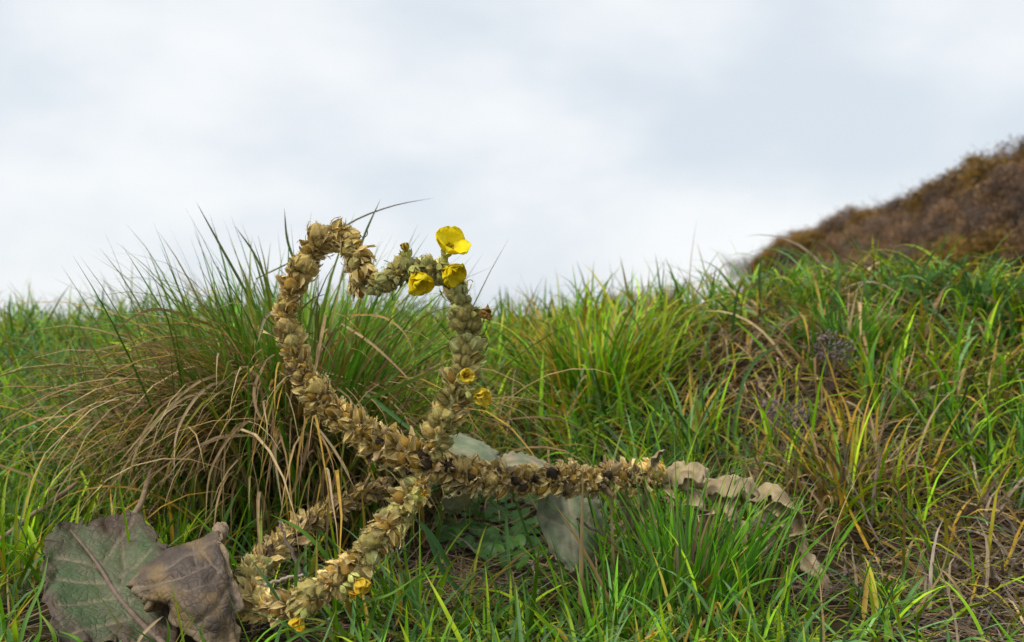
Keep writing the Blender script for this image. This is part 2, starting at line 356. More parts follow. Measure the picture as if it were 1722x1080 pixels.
def U(x, y): return 861 + F_PX * x / y
def scatter(n, y0, y1, dens, pad=.35):
    m = n * 3; y = rng.uniform(y0, y1, m); hw = .56 * y1 + pad; x = rng.uniform(-hw, hw, m)
    ok = (np.abs(x) < .56 * y + pad) & (rng.random(m) < dens(x, y)); x = x[ok][:n]; y = y[ok][:n]
    return np.stack([x, y, ground(x, y) - .004], 1)
def lump(x, y, cx, cy, rx, ry): return np.exp(-((x - cx) / rx) ** 2 - ((y - cy) / ry) ** 2)
def greenness(x, y):
    u = U(x, y); n = fbm(x * 4.2, y * 4.2 + 4, 3)
    g = .52 + 1.3 * (n - .38); cl = fbm(x * 17 + 3, y * 17, 2); g = g * np.clip(.25 + 3.4 * (cl - .33), .12, 1.35)
    g = g - .50 * lump(x, y, .0, .97, .14, .12)               # open thatch below the leaning stalk
    g = g - 1.2 * lump(x, y, .0, 1.07, .085, .13)              # hollow where the leafy weed grows
    g = g - 1.0 * lump(x, y, .48, .92, .16, .16)               # matted straw
    g = g - .40 * lump(x, y, .38, 1.2, .14, .12)
    g = g - .50 * lump(x, y, .5, 1.5, .3, .18)
    g = g + .5 * lump(x, y, -.62, 1.25, .25, .5) + .25 * lump(x, y, -1.1, 2.1, .7, .6)
    g = g + .35 * lump(x, y, .56, 1.42, .12, .1)
    g = g - .75 * lump(x, y, -.27, .98, .20, .10) - .3 * lump(x, y, -.45, 1.1, .12, .15)
    return np.clip(g, 0.0, 1)
def keep_clear(x, y):
    """1 where blades may stand, 0 where a plant's leaves or the spikes lie on the ground"""
    u = U(x, y); k = np.ones_like(x)
    k = np.where((u > 40) & (u < 430) & (y < .90) & (y > .70), 0, k)
    k = np.where((u > 380) & (u < 660) & (y < .84) & (y > .70), .10, k)
    k = np.where((u > 640) & (u < 960) & (y < .80), .45, k)
    k = np.where((y > .76) & (u > 890) & (u < 1020) & (y < 1.0), .3, k); k = np.where((y > .78) & (u > 1090) & (u < 1400) & (y < 1.03), .3, k); k = np.where((y > .74) & (u > 1280) & (u < 1440) & (y < 1.03), .07, k)
    return k
grass_objs = []
def field(name, n, y0, y1, dens, L, W, rows, cols, mat, colf, e0=(35, 88), droop=(10, 110), lab=None, kink=0, roll=.5, pw=1.4, cat='grass', lf=None):
    r = scatter(n, y0, y1, dens); m = len(r)
    ln = rng.uniform(*L, m) * rng.uniform(.7, 1.15, m)
    if lf is not None: ln = ln * lf(r[:, 0], r[:, 1])
    V = blade_arrays(r, rng.uniform(0, 6.283, m), np.radians(rng.uniform(*e0, m)), np.radians(rng.uniform(*droop, m)), ln,
                     rng.uniform(*W, m), rows, cols, roll=rng.normal(0, roll, m), kink=kink, pw=pw)
    global ROOTS; ROOTS = r
    return V, colf(m, rows, cols)
def join_fields(name, parts, mat, lab, cat):
    acc = Acc()
    for V, C in parts:
        n, r, c, _ = V.shape; f = grid_faces(r, c); acc.add(V.reshape(-1, 3), (f[None] + (np.arange(n) * r * c)[:, None, None]).reshape(-1, 4), C.reshape(-1, 3))
    o = obj(name, acc.mesh(name), mat, label=lab, cat=cat, kind='stuff'); return o
gden = lambda x, y: greenness(x, y) * keep_clear(x, y)
dden = lambda x, y: np.clip(1.1 - greenness(x, y), .08, 1) * keep_clear(x, y)
def len_near(x, y):      # short in front of the spikes, longer away from them
    u = U(x, y); l = np.where(y < .86, .55, 1.0); l = np.where((u > 880) & (u < 1420) & (y < .9), .8, l); l = np.where(y > 1.0, 1.15, l); return np.where((y < .76), .28, l) * np.where(y < .70, .6, 1)
def len_mid(x, y): return np.where(x < -.25, 1.25, 1.0) * np.where((x > .3), .85, 1)
G = [field('g', 8500, .60, 1.35, gden, (.06, .14), (.0022, .0044), 7, 3, None, lambda n, r, c: green_cols(n, r, c, .10, .35), lf=len_near),
     field('g', 11500, 1.25, 2.05, gden, (.08, .175), (.0034, .0070), 7, 3, None, lambda n, r, c: green_cols(n, r, c, np.where(ROOTS[:, 0] < -.3, .03, .24), np.where(ROOTS[:, 0] < -.3, .5, .16)), lf=len_mid),
     field('g', 9500, 1.95, 3.1, gden, (.08, .18), (.004, .008), 6, 2, None, lambda n, r, c: green_cols(n, r, c, np.where(ROOTS[:, 0] < -.3, .03, .16), np.where(ROOTS[:, 0] < -.3, .5, .3)), lf=len_mid),
     field('g', 5000, 3.1, 6.5, lambda x, y: np.ones_like(x), (.12, .22), (.004, .008), 5, 2, None, lambda n, r, c: green_cols(n, r, c, .1, .3))]
G.append(field('g', 1100, .64, .80, lambda x, y: np.where(U(x, y) > 560, np.where(U(x, y) > 1380, .2, 1.), np.where((y < .69), .5, .06)), (.035, .085), (.002, .004), 8, 3, None, lambda n, r, c: green_cols(n, r, c, .1, .45), e0=(15, 80), droop=(0, 90)))
G.append(field('g', 900, 1.4, 2.1, lambda x, y: lump(x, y, .66, 1.66, .35, .2), (.12, .21), (.0045, .0075), 9, 3, None, lambda n, r, c: green_cols(n, r, c, .08, .75), e0=(35, 75), droop=(60, 140)))
join_fields('grass', G, M_GRASS, 'green meadow grass growing all over the bank and field', 'grass')
Dp = [field('d', 5200, .58, 1.35, dden, (.04, .12), (.0010, .0026), 6, 2, None, lambda n, r, c: .75 * dry_cols(n, r, c, .08, .35), e0=(-5, 25), droop=(-10, 40), kink=.10, lf=lambda x, y: np.where(y < .78, .5, 1)),
      field('d', 1500, .80, 1.6, lambda x, y: dden(x, y) * (lump(x, y, .46, .95, .14, .2) + lump(x, y, .38, 1.2, .16, .15)), (.06, .13), (.002, .004), 7, 2, None, lambda n, r, c: dry_cols(n, r, c, .55, .1), e0=(30, 80), droop=(20, 130), kink=.08),
      field('d', 3600, 1.3, 2.1, dden, (.06, .14), (.0018, .004), 6, 2, None, lambda n, r, c: dry_cols(n, r, c, .2, .15), e0=(5, 65), droop=(20, 110), kink=.06),
      field('d', 3000, 2.0, 3.2, dden, (.08, .17), (.0025, .005), 6, 2, None, lambda n, r, c: dry_cols(n, r, c, .2, .1), e0=(10, 75), droop=(30, 120), kink=.05),
      field('d', 3000, .60, .98, lambda x, y: np.where((U(x, y) > 60) & (U(x, y) < 400) & (y > .7) & (y < .9), 0, 1.) * (x * 0 + 1), (.03, .08), (.001, .0024), 6, 2, None, lambda n, r, c: .65 * dry_cols(n, r, c, .08, .4), e0=(-5, 22), droop=(-10, 35), kink=.10),
      field('d', 2600, .72, 1.2, lambda x, y: lump(x, y, .47, .95, .17, .2), (.05, .13), (.0012, .003), 7, 2, None, lambda n, r, c: .66 * dry_cols(n, r, c, .12, .35), e0=(0, 40), droop=(0, 60), kink=.12),
      field('d', 1900, 1.3, 2.1, lambda x, y: lump(x, y, .52, 1.45, .3, .16), (.06, .15), (.0025, .005), 8, 2, None, lambda n, r, c: dry_cols(n, r, c, .25, .1), e0=(10, 55), droop=(30, 110), kink=.06),
      field('d', 1100, 1.35, 2.2, lambda x, y: lump(x, y, .58, 1.62, .32, .2), (.10, .24), (.0035, .007), 10, 3, None, lambda n, r, c: dry_cols(n, r, c, .2, .05), e0=(25, 70), droop=(70, 150), pw=1.2),
      field('d', 600, 1.25, 2.0, lambda x, y: lump(x, y, -.7, 1.5, .3, .3), (.14, .24), (.003, .005), 9, 2, None, lambda n, r, c: dry_cols(n, r, c, .1, .1), e0=(60, 88), droop=(20, 110)),
      field('d', 380, 1.5, 3.0, lambda x, y: np.ones_like(x), (.11, .19), (.0012, .002), 7, 2, None, lambda n, r, c: dry_cols(n, r, c, .1, .5), e0=(70, 90), droop=(5, 40))]
join_fields('dry_grass', Dp, M_DRY, 'withered straw and matted dry grass among the green grass', 'dry grass')

# ------------------------------------------------------------------ tussocks and tufts: things with blades of their own
def sub_blades(parent, name, V, C, mat, keep, mass_name):
    """nearest blades become parts, the rest one mass"""
    d = V[:, V.shape[1] // 2:, 0, 1].mean(1); order = np.argsort(d); keep = min(keep, len(order))
    for i in order[:keep]: obj(name, blade_mesh(name, V[i:i + 1], C[i:i + 1]), mat, parent)
    rest = order[keep:]
    if len(rest): obj(mass_name, blade_mesh(mass_name, V[rest], C[rest]), mat, parent, kind='stuff')
def ribbon(parent, name, pts, wpx, col, mat, tipcol=None, n=14):
    p = np.array([P(*q) for q in pts]); path = catmull(p, n); T, N_, B = frames(path)
    Yc = np.mean([q[2] for q in pts]); s = np.linspace(0, 1, n)
    w = (wpx / F_PX * Yc * .5 * np.minimum(1, .7 + s) * np.clip(1 - s ** 3, .03, 1))[:, None]
    side = np.cross(T, np.array([0, 1.0, 0.0])); side /= np.linalg.norm(side, axis=1)[:, None] + 1e-9
    tilt = rng.uniform(-.6, .6); nn = np.cross(T, side); side = side * math.cos(tilt) + nn * math.sin(tilt); nn = np.cross(T, side)
    V = np.stack([path - side * w + nn * w * .4, path, path + side * w + nn * w * .4], 1)
    c = np.array(col)[None] * (1 - s[:, None]) + np.array(tipcol if tipcol is not None else col)[None] * s[:, None]
    C = np.repeat(c[:, None], 3, 1)
    return obj(name, mesh_np(name, V.reshape(-1, 3), grid_faces(n, 3), C.reshape(-1, 3)), mat, parent)

tb = P(490, 800, 1.10); tb[2] = ground(tb[0], tb[1])
tus = empty('grass_tussock', tb, 'big shaggy tussock of long dark green and tan arching blades behind the curled flower spike', 'tussock')
def disc(n, c, rx, ry):
    a = rng.uniform(0, 6.283, n); r = np.clip(np.abs(rng.normal(0, .62, n)), 0, 1.7); x = c[0] + rx * r * np.cos(a); y = c[1] + ry * r * np.sin(a)
    return np.stack([x, y, ground(x, y) - .005], 1), a
r, a = disc(640, tb, .115, .08)
n = len(r); az = a + rng.normal(0, .5, n)
V = blade_arrays(r, az, np.radians(rng.uniform(62, 89, n)), np.radians(rng.uniform(10, 65, n)), rng.uniform(.16, .34, n), rng.uniform(.0028, .0056, n), 10, 3, pw=1.6)
mid = np.array([(.05, .15, .008), (.075, .21, .010), (.10, .26, .012), (.13, .24, .012), (.20, .21, .02)])[rng.integers(0, 5, n)]
tip = mid.copy(); t = rng.random(n) < .5; tip[t] = np.array([(.17, .11, .05), (.24, .17, .04), (.12, .08, .05)])[rng.integers(0, 3, t.sum())]
C = blade_cols(n, 10, 3, mid * .8 + np.array([.03, .03, .01]), mid, tip, rng.uniform(.45, .9, n))
sub_blades(tus, 'blade', V, C, M_GRASS, 170, 'blade_mass')
r, a = disc(1150, tb, .12, .08); n = len(r)
az = np.where(rng.random(n) < .72, R_(225) + rng.normal(0, .95, n), a)          # most fall to the left and forward
V = blade_arrays(r + np.array([0, 0, .0]), az, np.radians(rng.uniform(58, 89, n)), np.radians(rng.uniform(95, 178, n)), rng.uniform(.17, .38, n), rng.uniform(.0018, .0042, n), 12, 3, pw=1.35, kink=.035)
mid = np.array([(.40, .285, .14), (.30, .20, .095), (.50, .38, .21), (.20, .13, .065), (.42, .27, .05), (.17, .17, .03)])[rng.integers(0, 6, n)]
C = blade_cols(n, 12, 3, mid * .7, mid, mid * rng.uniform(.7, 1.2, (n, 1)), .6)
ok_ = ~((V[..., 1] < .89) & (U(V[..., 0], V[..., 1]) < 420) & (V[..., 2] < CAM_H - .18 * V[..., 1])).any((1, 2)); V = V[ok_]; C = C[ok_]      # none falls across the broad leaves
sub_blades(tus, 'dry_blade', V, C, M_DRY, 200, 'dry_blade_mass')
TAN = (.40, .29, .16); TAN2 = (.30, .20, .10); GRN = (.06, .15, .02); GR2 = (.09, .21, .07)
for pts, w, c, t in [
    ([(430, 470, 1.1), (520, 425, 1.07), (590, 375, 1.05), (660, 347, 1.04), (730, 333, 1.04)], 4.5, (.10, .12, .03), (.10, .06, .045)),
    ([(446, 610, .97), (428, 655, .95), (437, 700, .94), (472, 724, .94)], 6, TAN, TAN),
    ([(466, 724, .97), (464, 774, .95), (477, 869, .93)], 6, TAN, (.44, .35, .22)),
    ([(528, 710, .95), (564, 758, .90), (597, 822, .88)], 6, (.42, .33, .2), (.36, .27, .16)),
    ([(522, 725, .98), (505, 790, .95), (480, 860, .93)], 6.5, TAN2, TAN),
    ([(575, 545, 1.0), (620, 575, .95), (670, 620, .93), (705, 660, .92)], 5, TAN, TAN2),
    ([(585, 530, 1.0), (640, 532, .97), (680, 560, .95), (700, 610, .95)], 4, (.36, .24, .06), TAN),
    ([(420, 640, 1.0), (350, 650, .94), (300, 720, .9), (292, 800, .88)], 5.5, TAN, (.45, .34, .21)),
    ([(400, 625, 1.0), (330, 645, .95), (250, 720, .92), (190, 790, .9)], 5, TAN, TAN),
    ([(420, 600, 1.0), (300, 570, .96), (200, 600, .95), (130, 650, .95)], 4.5, (.32, .24, .05), TAN),
    ([(380, 660, .98), (310, 670, .95), (240, 740, .92), (215, 800, .92)], 5.5, (.42, .32, .2), TAN),
    ([(440, 700, .96), (400, 720, .93), (355, 790, .91), (345, 880, .9)], 5, TAN2, TAN),
    ([(350, 545, 1.03), (260, 520, 1.0), (180, 560, 1.0)], 6, (.26, .22, .04), TAN),
    ([(548, 530, .98), (540, 570, .95), (528, 640, .94)], 6, TAN2, TAN),
    ([(490, 520, .98), (450, 530, .95), (432, 580, .94)], 6, TAN2, (.44, .35, .23))]:
    ribbon(tus, 'dry_blade', pts, w, c, M_DRY, t)
for pts, w, c, t in [
    ([(600, 680, .95), (656, 655, .92), (714, 630, .9), (755, 608, .9)], 8, (.11, .24, .03), (.22, .24, .04)),
    ([(615, 660, .95), (664, 699, .92), (705, 735, .9)], 10, GR2, GR2),
    ([(590, 470, 1.05), (612, 400, 1.04), (640, 335, 1.03)], 6, GRN, (.10, .11, .05)),
    ([(510, 470, 1.05), (485, 410, 1.05), (478, 350, 1.05)], 5, GRN, (.1, .08, .05)),
    ([(430, 520, 1.05), (380, 430, 1.04), (330, 340, 1.04)], 5, GRN, (.12, .09, .05)),
    ([(460, 500, 1.05), (430, 430, 1.05), (395, 380, 1.05)], 6, GRN, (.1, .12, .04))]:
    ribbon(tus, 'blade', pts, w, c, M_GRASS, t)

def tuft(name, u, v, Y, lab, n, keep, L, W, e0, droop, rx, ry, colf, mat=M_GRASS, part='blade', lean=None, grp=None, rows=9):
    c = P(u, v, Y); c[2] = ground(c[0], c[1]); e = empty(name, c, lab, 'grass tuft', grp)
    r, a = disc(n, c, rx, ry); az = a + rng.normal(0, .6, n)
    if lean is not None: m = rng.random(n) < .5; az[m] = lean + rng.normal(0, .6, m.sum())
    V = blade_arrays(r, az, np.radians(rng.uniform(*e0, n)), np.radians(rng.uniform(*droop, n)), rng.uniform(*L, n), rng.uniform(*W, n), rows, 3, pw=1.5)
    sub_blades(e, part, V, colf(n, rows, 3), mat, keep, part + '_mass'); return e
def vivid(n, r, c):
    mid = np.array([(.125, .34, .010), (.09, .26, .010), (.17, .40, .015), (.06, .17, .02), (.12, .26, .05)])[rng.integers(0, 5, n)]; dd_ = rng.random(n) < .10; mid[dd_] = pick(PAL_D, dd_.sum())
    tip = mid * 1.1 + np.array([.03, .02, .0]); t = rng.random(n) < .4; tip[t] = (.42, .31, .12)
    return blade_cols(n, r, c, mid * .7 + np.array([.06, .05, .02]), mid, tip, rng.uniform(.6, .95, n), .24)
fg = tuft('grass_tuft', 1150, 1060, .86, 'vivid green upright grass tuft standing in front of the withered mullein stalk', 270, 270, (.06, .155), (.0022, .0040), (56, 89), (5, 48), .085, .05, vivid)
fg2 = tuft('grass_tuft', 1010, 1075, .80, 'smaller green tuft beside the vivid tuft, below the grey drooping leaf', 60, 60, (.04, .10), (.002, .0035), (50, 88), (10, 60), .05, .03, vivid)
def mixed(n, r, c): return green_cols(n, r, c, .28, .1)
tuft('grass_tuft', 1010, 640, 1.42, 'dense green tuft with yellow tips in the middle of the bank', 380, 200, (.10, .19), (.003, .005), (45, 86), (15, 85), .09, .07, mixed)
tuft('grass_tuft', 1425, 610, 1.45, 'bright green tuft on the slope below the straw covered crest', 200, 90, (.07, .13), (.003, .005), (50, 86), (10, 70), .07, .05, vivid)
tuft('grass_tuft', 1420, 850, 1.12, 'yellowing half withered tuft right of the mullein base', 200, 160, (.07, .15), (.002, .0045), (40, 85), (25, 125), .10, .07, lambda n, r, c: dry_cols(n, r, c, .62, .1), M_DRY, 'dry_blade')
tuft('grass_tuft', 1660, 500, 1.62, 'lush arching grass tuft on the crest in front of the hillside wood', 220, 120, (.10, .18), (.004, .007), (35, 75), (50, 120), .16, .08, lambda n, r, c: green_cols(n, r, c, .05, .6))
tuft('grass_tuft', 30, 920, .98, 'green tuft at the dry stalk, behind the broad green leaf', 110, 110, (.06, .13), (.003, .0055), (45, 85), (10, 70), .09, .05, lambda n, r, c: green_cols(n, r, c, .1, .2))
tuft('grass_tuft', 290, 880, .98, 'short green tuft between the broad leaf and the big tussock', 120, 120, (.05, .10), (.002, .004), (40, 85), (20, 90), .10, .04, lambda n, r, c: green_cols(n, r, c, .1, .2))
tuft('grass_tuft', 700, 1065, .84, 'loose tuft of thin green blades under the lower flower spike', 90, 90, (.05, .11), (.002, .0035), (35, 85), (20, 90), .08, .03, lambda n, r, c: green_cols(n, r, c, .1, .5))

c = P(560, 1000, .80); c[2] = ground(c[0], c[1])
lb = empty('long_grass', c, 'few long single green blades sticking up through the lower flower spike loop', 'grass')
for pts, w, cc, t in [
    ([(560, 985, .82), (552, 941, .80), (505, 891, .80), (454, 865, .80)], 8, (.08, .2, .02), (.11, .24, .02)),
    ([(760, 960, .86), (735, 915, .84), (713, 885, .83), (690, 868, .82)], 10, GR2, (.12, .24, .09)),
    ([(790, 1010, .86), (745, 960, .84), (720, 900, .82), (700, 872, .82)], 9, GR2, (.10, .2, .08)),
    ([(470, 1010, .72), (450, 978, .71), (417, 933, .71)], 7, GR2, (.13, .22, .09)),
    ([(497, 990, .74), (500, 947, .735), (520, 918, .735)], 7, (.10, .22, .04), (.16, .24, .05)),
    ([(530, 1000, .77), (533, 950, .77), (532, 895, .77)], 5, (.12, .2, .03), (.36, .26, .05)),
    ([(660, 1062, .74), (600, 1020, .74), (655, 1000, .74), (712, 962, .76)], 6, (.1, .22, .03), (.15, .26, .03)),
    ([(475, 1085, .69), (520, 1060, .70), (560, 1058, .72)], 6, (.09, .2, .02), (.12, .22, .03)),
    ([(640, 1085, .74), (662, 1020, .75), (715, 960, .76), (740, 925, .77)], 7, (.1, .23, .03), (.14, .27, .03))]:
    ribbon(lb, 'blade', pts, w, cc, M_GRASS, t)

c = P(200, 1060, .72); c[2] = ground(c[0], c[1])
lb2 = empty('long_grass', c, 'few single blades and straws standing up across the broad leaf and the shrivelled leaf', 'grass')
for pts, w, cc, t in [
    ([(225, 1095, .69), (240, 1068, .69), (262, 1046, .70), (275, 1036, .71)], 6, TAN, (.46, .35, .2)),
    ([(278, 1095, .69), (284, 1065, .69), (280, 1040, .69)], 6, (.10, .22, .02), (.13, .25, .03)),
    ([(60, 1095, .70), (70, 1050, .70), (62, 1000, .71), (40, 960, .72)], 7, (.09, .21, .02), (.13, .26, .03)),
    ([(95, 1095, .69), (88, 1060, .69), (66, 1030, .70)], 7, (.10, .23, .02), (.2, .27, .03)),
    ([(30, 1095, .70), (45, 1040, .71), (70, 985, .74), (82, 930, .77)], 7, (.08, .2, .03), (.14, .25, .04)),
    ([(150, 1095, .68), (128, 1072, .68), (100, 1062, .69)], 6, (.1, .23, .02), (.15, .27, .03)),
    ([(350, 1095, .68), (338, 1065, .68), (345, 1045, .68)], 5, (.10, .22, .02), (.2, .26, .03))]:
    ribbon(lb2, 'blade', pts, w, cc, M_GRASS, t)

# ------------------------------------------------------------------ leaves from control grids
def patch(ctrl, nr, nc, wob=.0012, seed=0, edge_px=3, veins=(), vw=4, vd=.0012, colf=None, puck=.0, wrk=.0):
    ctrl = np.asarray(ctrl, float); rg = np.random.default_rng(seed)
    A = np.stack([catmull(ctrl[i], nc) for i in range(len(ctrl))]); B = np.stack([catmull(A[:, j], nr) for j in range(nc)], 1)   # nr,nc,3 in u,v,Y
    ii, jj = np.meshgrid(np.linspace(0, 1, nr), np.linspace(0, 1, nc), indexing='ij')
    edge = np.minimum(np.minimum(ii, 1 - ii), np.minimum(jj, 1 - jj)) * 2
    o = seed * 3.7
    ew = np.clip(1 - edge * 3, 0, 1)
    B[..., 0] += (vnoise(ii * 14 + o, jj * 14) - .5) * edge_px * 2 * ew; B[..., 1] += (vnoise(ii * 14 + 5, jj * 14 + o) - .5) * edge_px * 2 * ew
    vdist = np.full((nr, nc), 1e3)
    for vein in veins:
        q = catmull(np.asarray(vein, float), 24)
        for k in range(len(q) - 1):
            ab = q[k + 1] - q[k]; ap = B[..., :2] - q[k]; t = np.clip((ap @ ab) / (ab @ ab + 1e-9), 0, 1)
            vdist = np.minimum(vdist, np.linalg.norm(ap - t[..., None] * ab, axis=-1))
    Y = B[..., 2]
    W = np.stack([(B[..., 0] - 861) / F_PX * Y, Y, CAM_H + (540 - B[..., 1]) / F_PX * Y], -1)
    du = np.gradient(W, axis=1); dv = np.gradient(W, axis=0); N_ = np.cross(du, dv); N_ /= np.linalg.norm(N_, axis=-1)[..., None] + 1e-12
    N_ *= np.where((N_[..., 1:2]) > 0, -1, 1)             # towards the viewer's side
    h = (fbm(ii * 9 + o, jj * 9, 3) - .5) * wob * 2 * (1 + 1.5 * ew) - vd * np.exp(-(vdist / vw) ** 2) + puck * np.minimum(vdist / 14, 1) + wrk * np.sin(jj * 26 + 6 * fbm(ii * 3 + o, jj * 3, 2) * 3) * (.4 + ew)
    W = W + N_ * h[..., None]
    C = colf(edge, vdist, ii, jj, o)
    return W, C
def leaf_obj(name, ctrl, mat, parent=None, nr=40, nc=40, thick=.0006, **kw):
    lab = {k: kw.pop(k) for k in ('label', 'cat', 'group') if k in kw}
    W, C = patch(ctrl, nr, nc, **kw)
    o = obj(name, mesh_np(name, W.reshape(-1, 3), grid_faces(nr, nc), C.reshape(-1, 3)), mat, parent, **lab)
    md = o.modifiers.new('thickness', 'SOLIDIFY'); md.thickness = thick; md.offset = 0
    return o
def mixc(a, b, f): return np.asarray(a) * (1 - f[..., None]) + np.asarray(b) * f[..., None]
def broad_col(edge, vd, ii, jj, o):
    n = fbm(ii * 6 + o, jj * 6, 3); c = mixc((.068, .105, .042), (.125, .13, .07), np.clip(n * 2 - .6, 0, 1))
    e = np.clip(1.15 - edge * 2.6 + (n - .5) * 1.6, 0, 1); c = mixc(0, 0, e) * 0 + c * (1 - e[..., None]) + np.array([.085, .058, .040]) * e[..., None]
    m = np.exp(-(vd / 2.2) ** 2) * .75; return mixc(0, 0, m) * 0 + c * (1 - m[..., None]) + np.array([.24, .19, .13]) * m[..., None]
ctrl = [[(88, 892, .88), (120, 878, .90), (158, 884, .89), (192, 870, .90), (225, 866, .90), (262, 900, .87)],
        [(73, 930, .84), (115, 930, .855), (155, 930, .86), (200, 930, .86), (245, 925, .855), (287, 930, .84)],
        [(69, 975, .80), (115, 975, .81), (165, 975, .82), (205, 975, .815), (250, 970, .81), (292, 975, .80)],
        [(75, 1025, .765), (120, 1025, .77), (170, 1025, .78), (220, 1025, .78), (260, 1025, .775), (292, 1030, .77)],
        [(102, 1088, .725), (135, 1088, .735), (180, 1088, .74), (225, 1088, .74), (262, 1085, .735), (290, 1088, .735)]]
VE = [[(120, 893), (150, 930), (168, 955), (200, 1005), (245, 1055), (275, 1085)], [(168, 955), (188, 925), (212, 893), (225, 868)],
      [(168, 955), (130, 945), (95, 935)], [(185, 980), (140, 980), (90, 970)], [(200, 1005), (150, 1012), (95, 1020)], [(195, 1000), (208, 970), (207, 940), (205, 915)],
      [(225, 1035), (180, 1050), (120, 1065)], [(212, 1020), (240, 990), (270, 960)], [(200, 970), (230, 950), (255, 925)]]
bl = leaf_obj('broad_leaf', ctrl, M_BLEAF, nr=70, nc=64, wob=.0018, seed=1, edge_px=8, veins=VE, vw=4, vd=.0012, puck=.0016, colf=broad_col, label='broad flat leaf, dull green with brown purple margin, lying beside the shrivelled leaf', cat='leaf')
mr_ = catmull(np.array([P(u, v, y - .001) for u, v, y in [(118, 891, .895), (150, 930, .855), (170, 958, .832), (200, 1005, .796), (245, 1055, .76), (285, 1092, .73)]]), 20)
V, F = tube(mr_, np.linspace(.0009, .0026, 20), 7); obj('midrib', mesh_np('midrib', V, F, np.full((len(V), 3), (.17, .125, .10))), M_TWIG, bl)
pt = catmull(np.array([P(u, v, y) for u, v, y in [(222, 872, .90), (238, 845, .93), (247, 815, .96), (255, 790, 1.0)]]), 12)
V, F = tube(pt, np.linspace(.0032, .0022, 12), 7); obj('stalk', mesh_np('stalk', V, F, np.full((len(V), 3), (.28, .21, .13))), M_TWIG, bl)
def curl_col(edge, vd, ii, jj, o):
    n = fbm(ii * 5 + o, jj * 5, 3); c = mixc((.080, .058, .044), (.21, .14, .062), np.clip(n * 3.2 - 1.35, 0, 1))
    e = np.clip(.9 - edge * 5 + (n - .5), 0, 1); c = c * (1 - e[..., None]) + np.array([.27, .20, .12]) * e[..., None]
    m = np.exp(-(vd / 2.2) ** 2) * .5; return c * (1 - m[..., None]) + np.array([.24, .185, .14]) * m[..., None]
ctrl = [[(222, 996, .815), (262, 960, .83), (302, 935, .825), (335, 922, .815), (362, 912, .81), (374, 912, .80)],
        [(216, 984, .79), (258, 944, .80), (298, 921, .795), (335, 911, .785), (362, 897, .78), (379, 899, .775)],
        [(224, 990, .765), (265, 965, .755), (305, 945, .75), (340, 935, .75), (366, 925, .752), (374, 928, .755)],
        [(236, 1002, .752), (270, 990, .735), (310, 972, .73), (345, 962, .73), (375, 958, .735), (386, 963, .74)],
        [(248, 1013, .752), (275, 1006, .73), (304, 1000, .715), (345, 1000, .71), (380, 1000, .72), (399, 1000, .73)],
        [(262, 1019, .762), (284, 1010, .735), (300, 1014, .705), (345, 1035, .70), (380, 1040, .71), (402, 1045, .72)],
        [(278, 1024, .775), (292, 1020, .755), (312, 1062, .705), (345, 1085, .695), (380, 1092, .70), (405, 1092, .71)]]
VE2 = [[(372, 905), (340, 925), (355, 945), (380, 975), (398, 1005)], [(355, 945), (320, 965), (280, 978), (235, 988)], [(370, 960), (345, 985), (310, 995)], [(385, 985), (365, 1020), (330, 1050)], [(395, 1005), (390, 1040), (380, 1080)], [(345, 930), (310, 935), (270, 960)], [(330, 955), (325, 920)]]
cl = leaf_obj('shrivelled_leaf', ctrl, M_BLEAF, nr=76, nc=64, wob=.0022, seed=2, edge_px=7, veins=VE2, vw=3.5, vd=.0012, puck=.0015, thick=.0007, colf=curl_col, label='shrivelled purple brown leaf with curled rim, folded over beside the flower spike loop', cat='leaf')
st = catmull(np.array([P(u, v, y) for u, v, y in [(366, 912, .785), (372, 900, .78), (368, 893, .785), (376, 890, .79)]]), 10)
V, F = tube(st, np.linspace(.0045, .006, 10) * (1 + .2 * np.sin(np.arange(10) * 2.1)), 8); obj('stalk_stub', mesh_np('stalk_stub', V, F, np.full((len(V), 3), (.25, .18, .115))), M_BLEAF, cl)

# ------------------------------------------------------------------ the mullein
base = P(1352, 985, .99); base[2] = ground(base[0], base[1])
mul = empty('mullein_plant', base, 'fallen woolly mullein with curled flower spikes, dry tan calyces and a few yellow flowers', 'plant')
PALS = {'green': dict(body=(.46, .47, .14), edge=(.80, .77, .38), cap=(.32, .32, .09)),
        'olive': dict(body=(.52, .44, .12), edge=(.80, .69, .33), cap=(.36, .29, .07)),
        'tan': dict(body=(.55, .39, .12), edge=(.86, .69, .35), cap=(.42, .26, .06)),
        'ochre': dict(body=(.62, .45, .12), edge=(.88, .72, .35), cap=(.48, .30, .055)),
        'dark': dict(body=(.23, .15, .065), edge=(.50, .37, .20), cap=(.08, .058, .04))}
FLARE = {'green': [0., .06], 'olive': [0., .1], 'ochre': [0., .06, .16], 'tan': [.0, .08, .2, .35], 'dark': [.1, .3, .5]}
def hairs(acc, pts, nrm, col, n, ln, rg):
    i = rg.integers(0, len(pts), n); p = pts[i]; d = nrm[i] + rg.normal(0, .45, (n, 3)); d /= np.linalg.norm(d, axis=1)[:, None]
    s = np.cross(d, rg.normal(size=(n, 3))); s /= np.linalg.norm(s, axis=1)[:, None]
    l = rg.uniform(.5, 1.2, (n, 1)) * ln
    V = np.stack([p - s * .008, p + s * .008, p + d * l], 1).reshape(-1, 3); acc.add(V, np.arange(3 * n).reshape(n, 3), np.array(col) * 1.1)
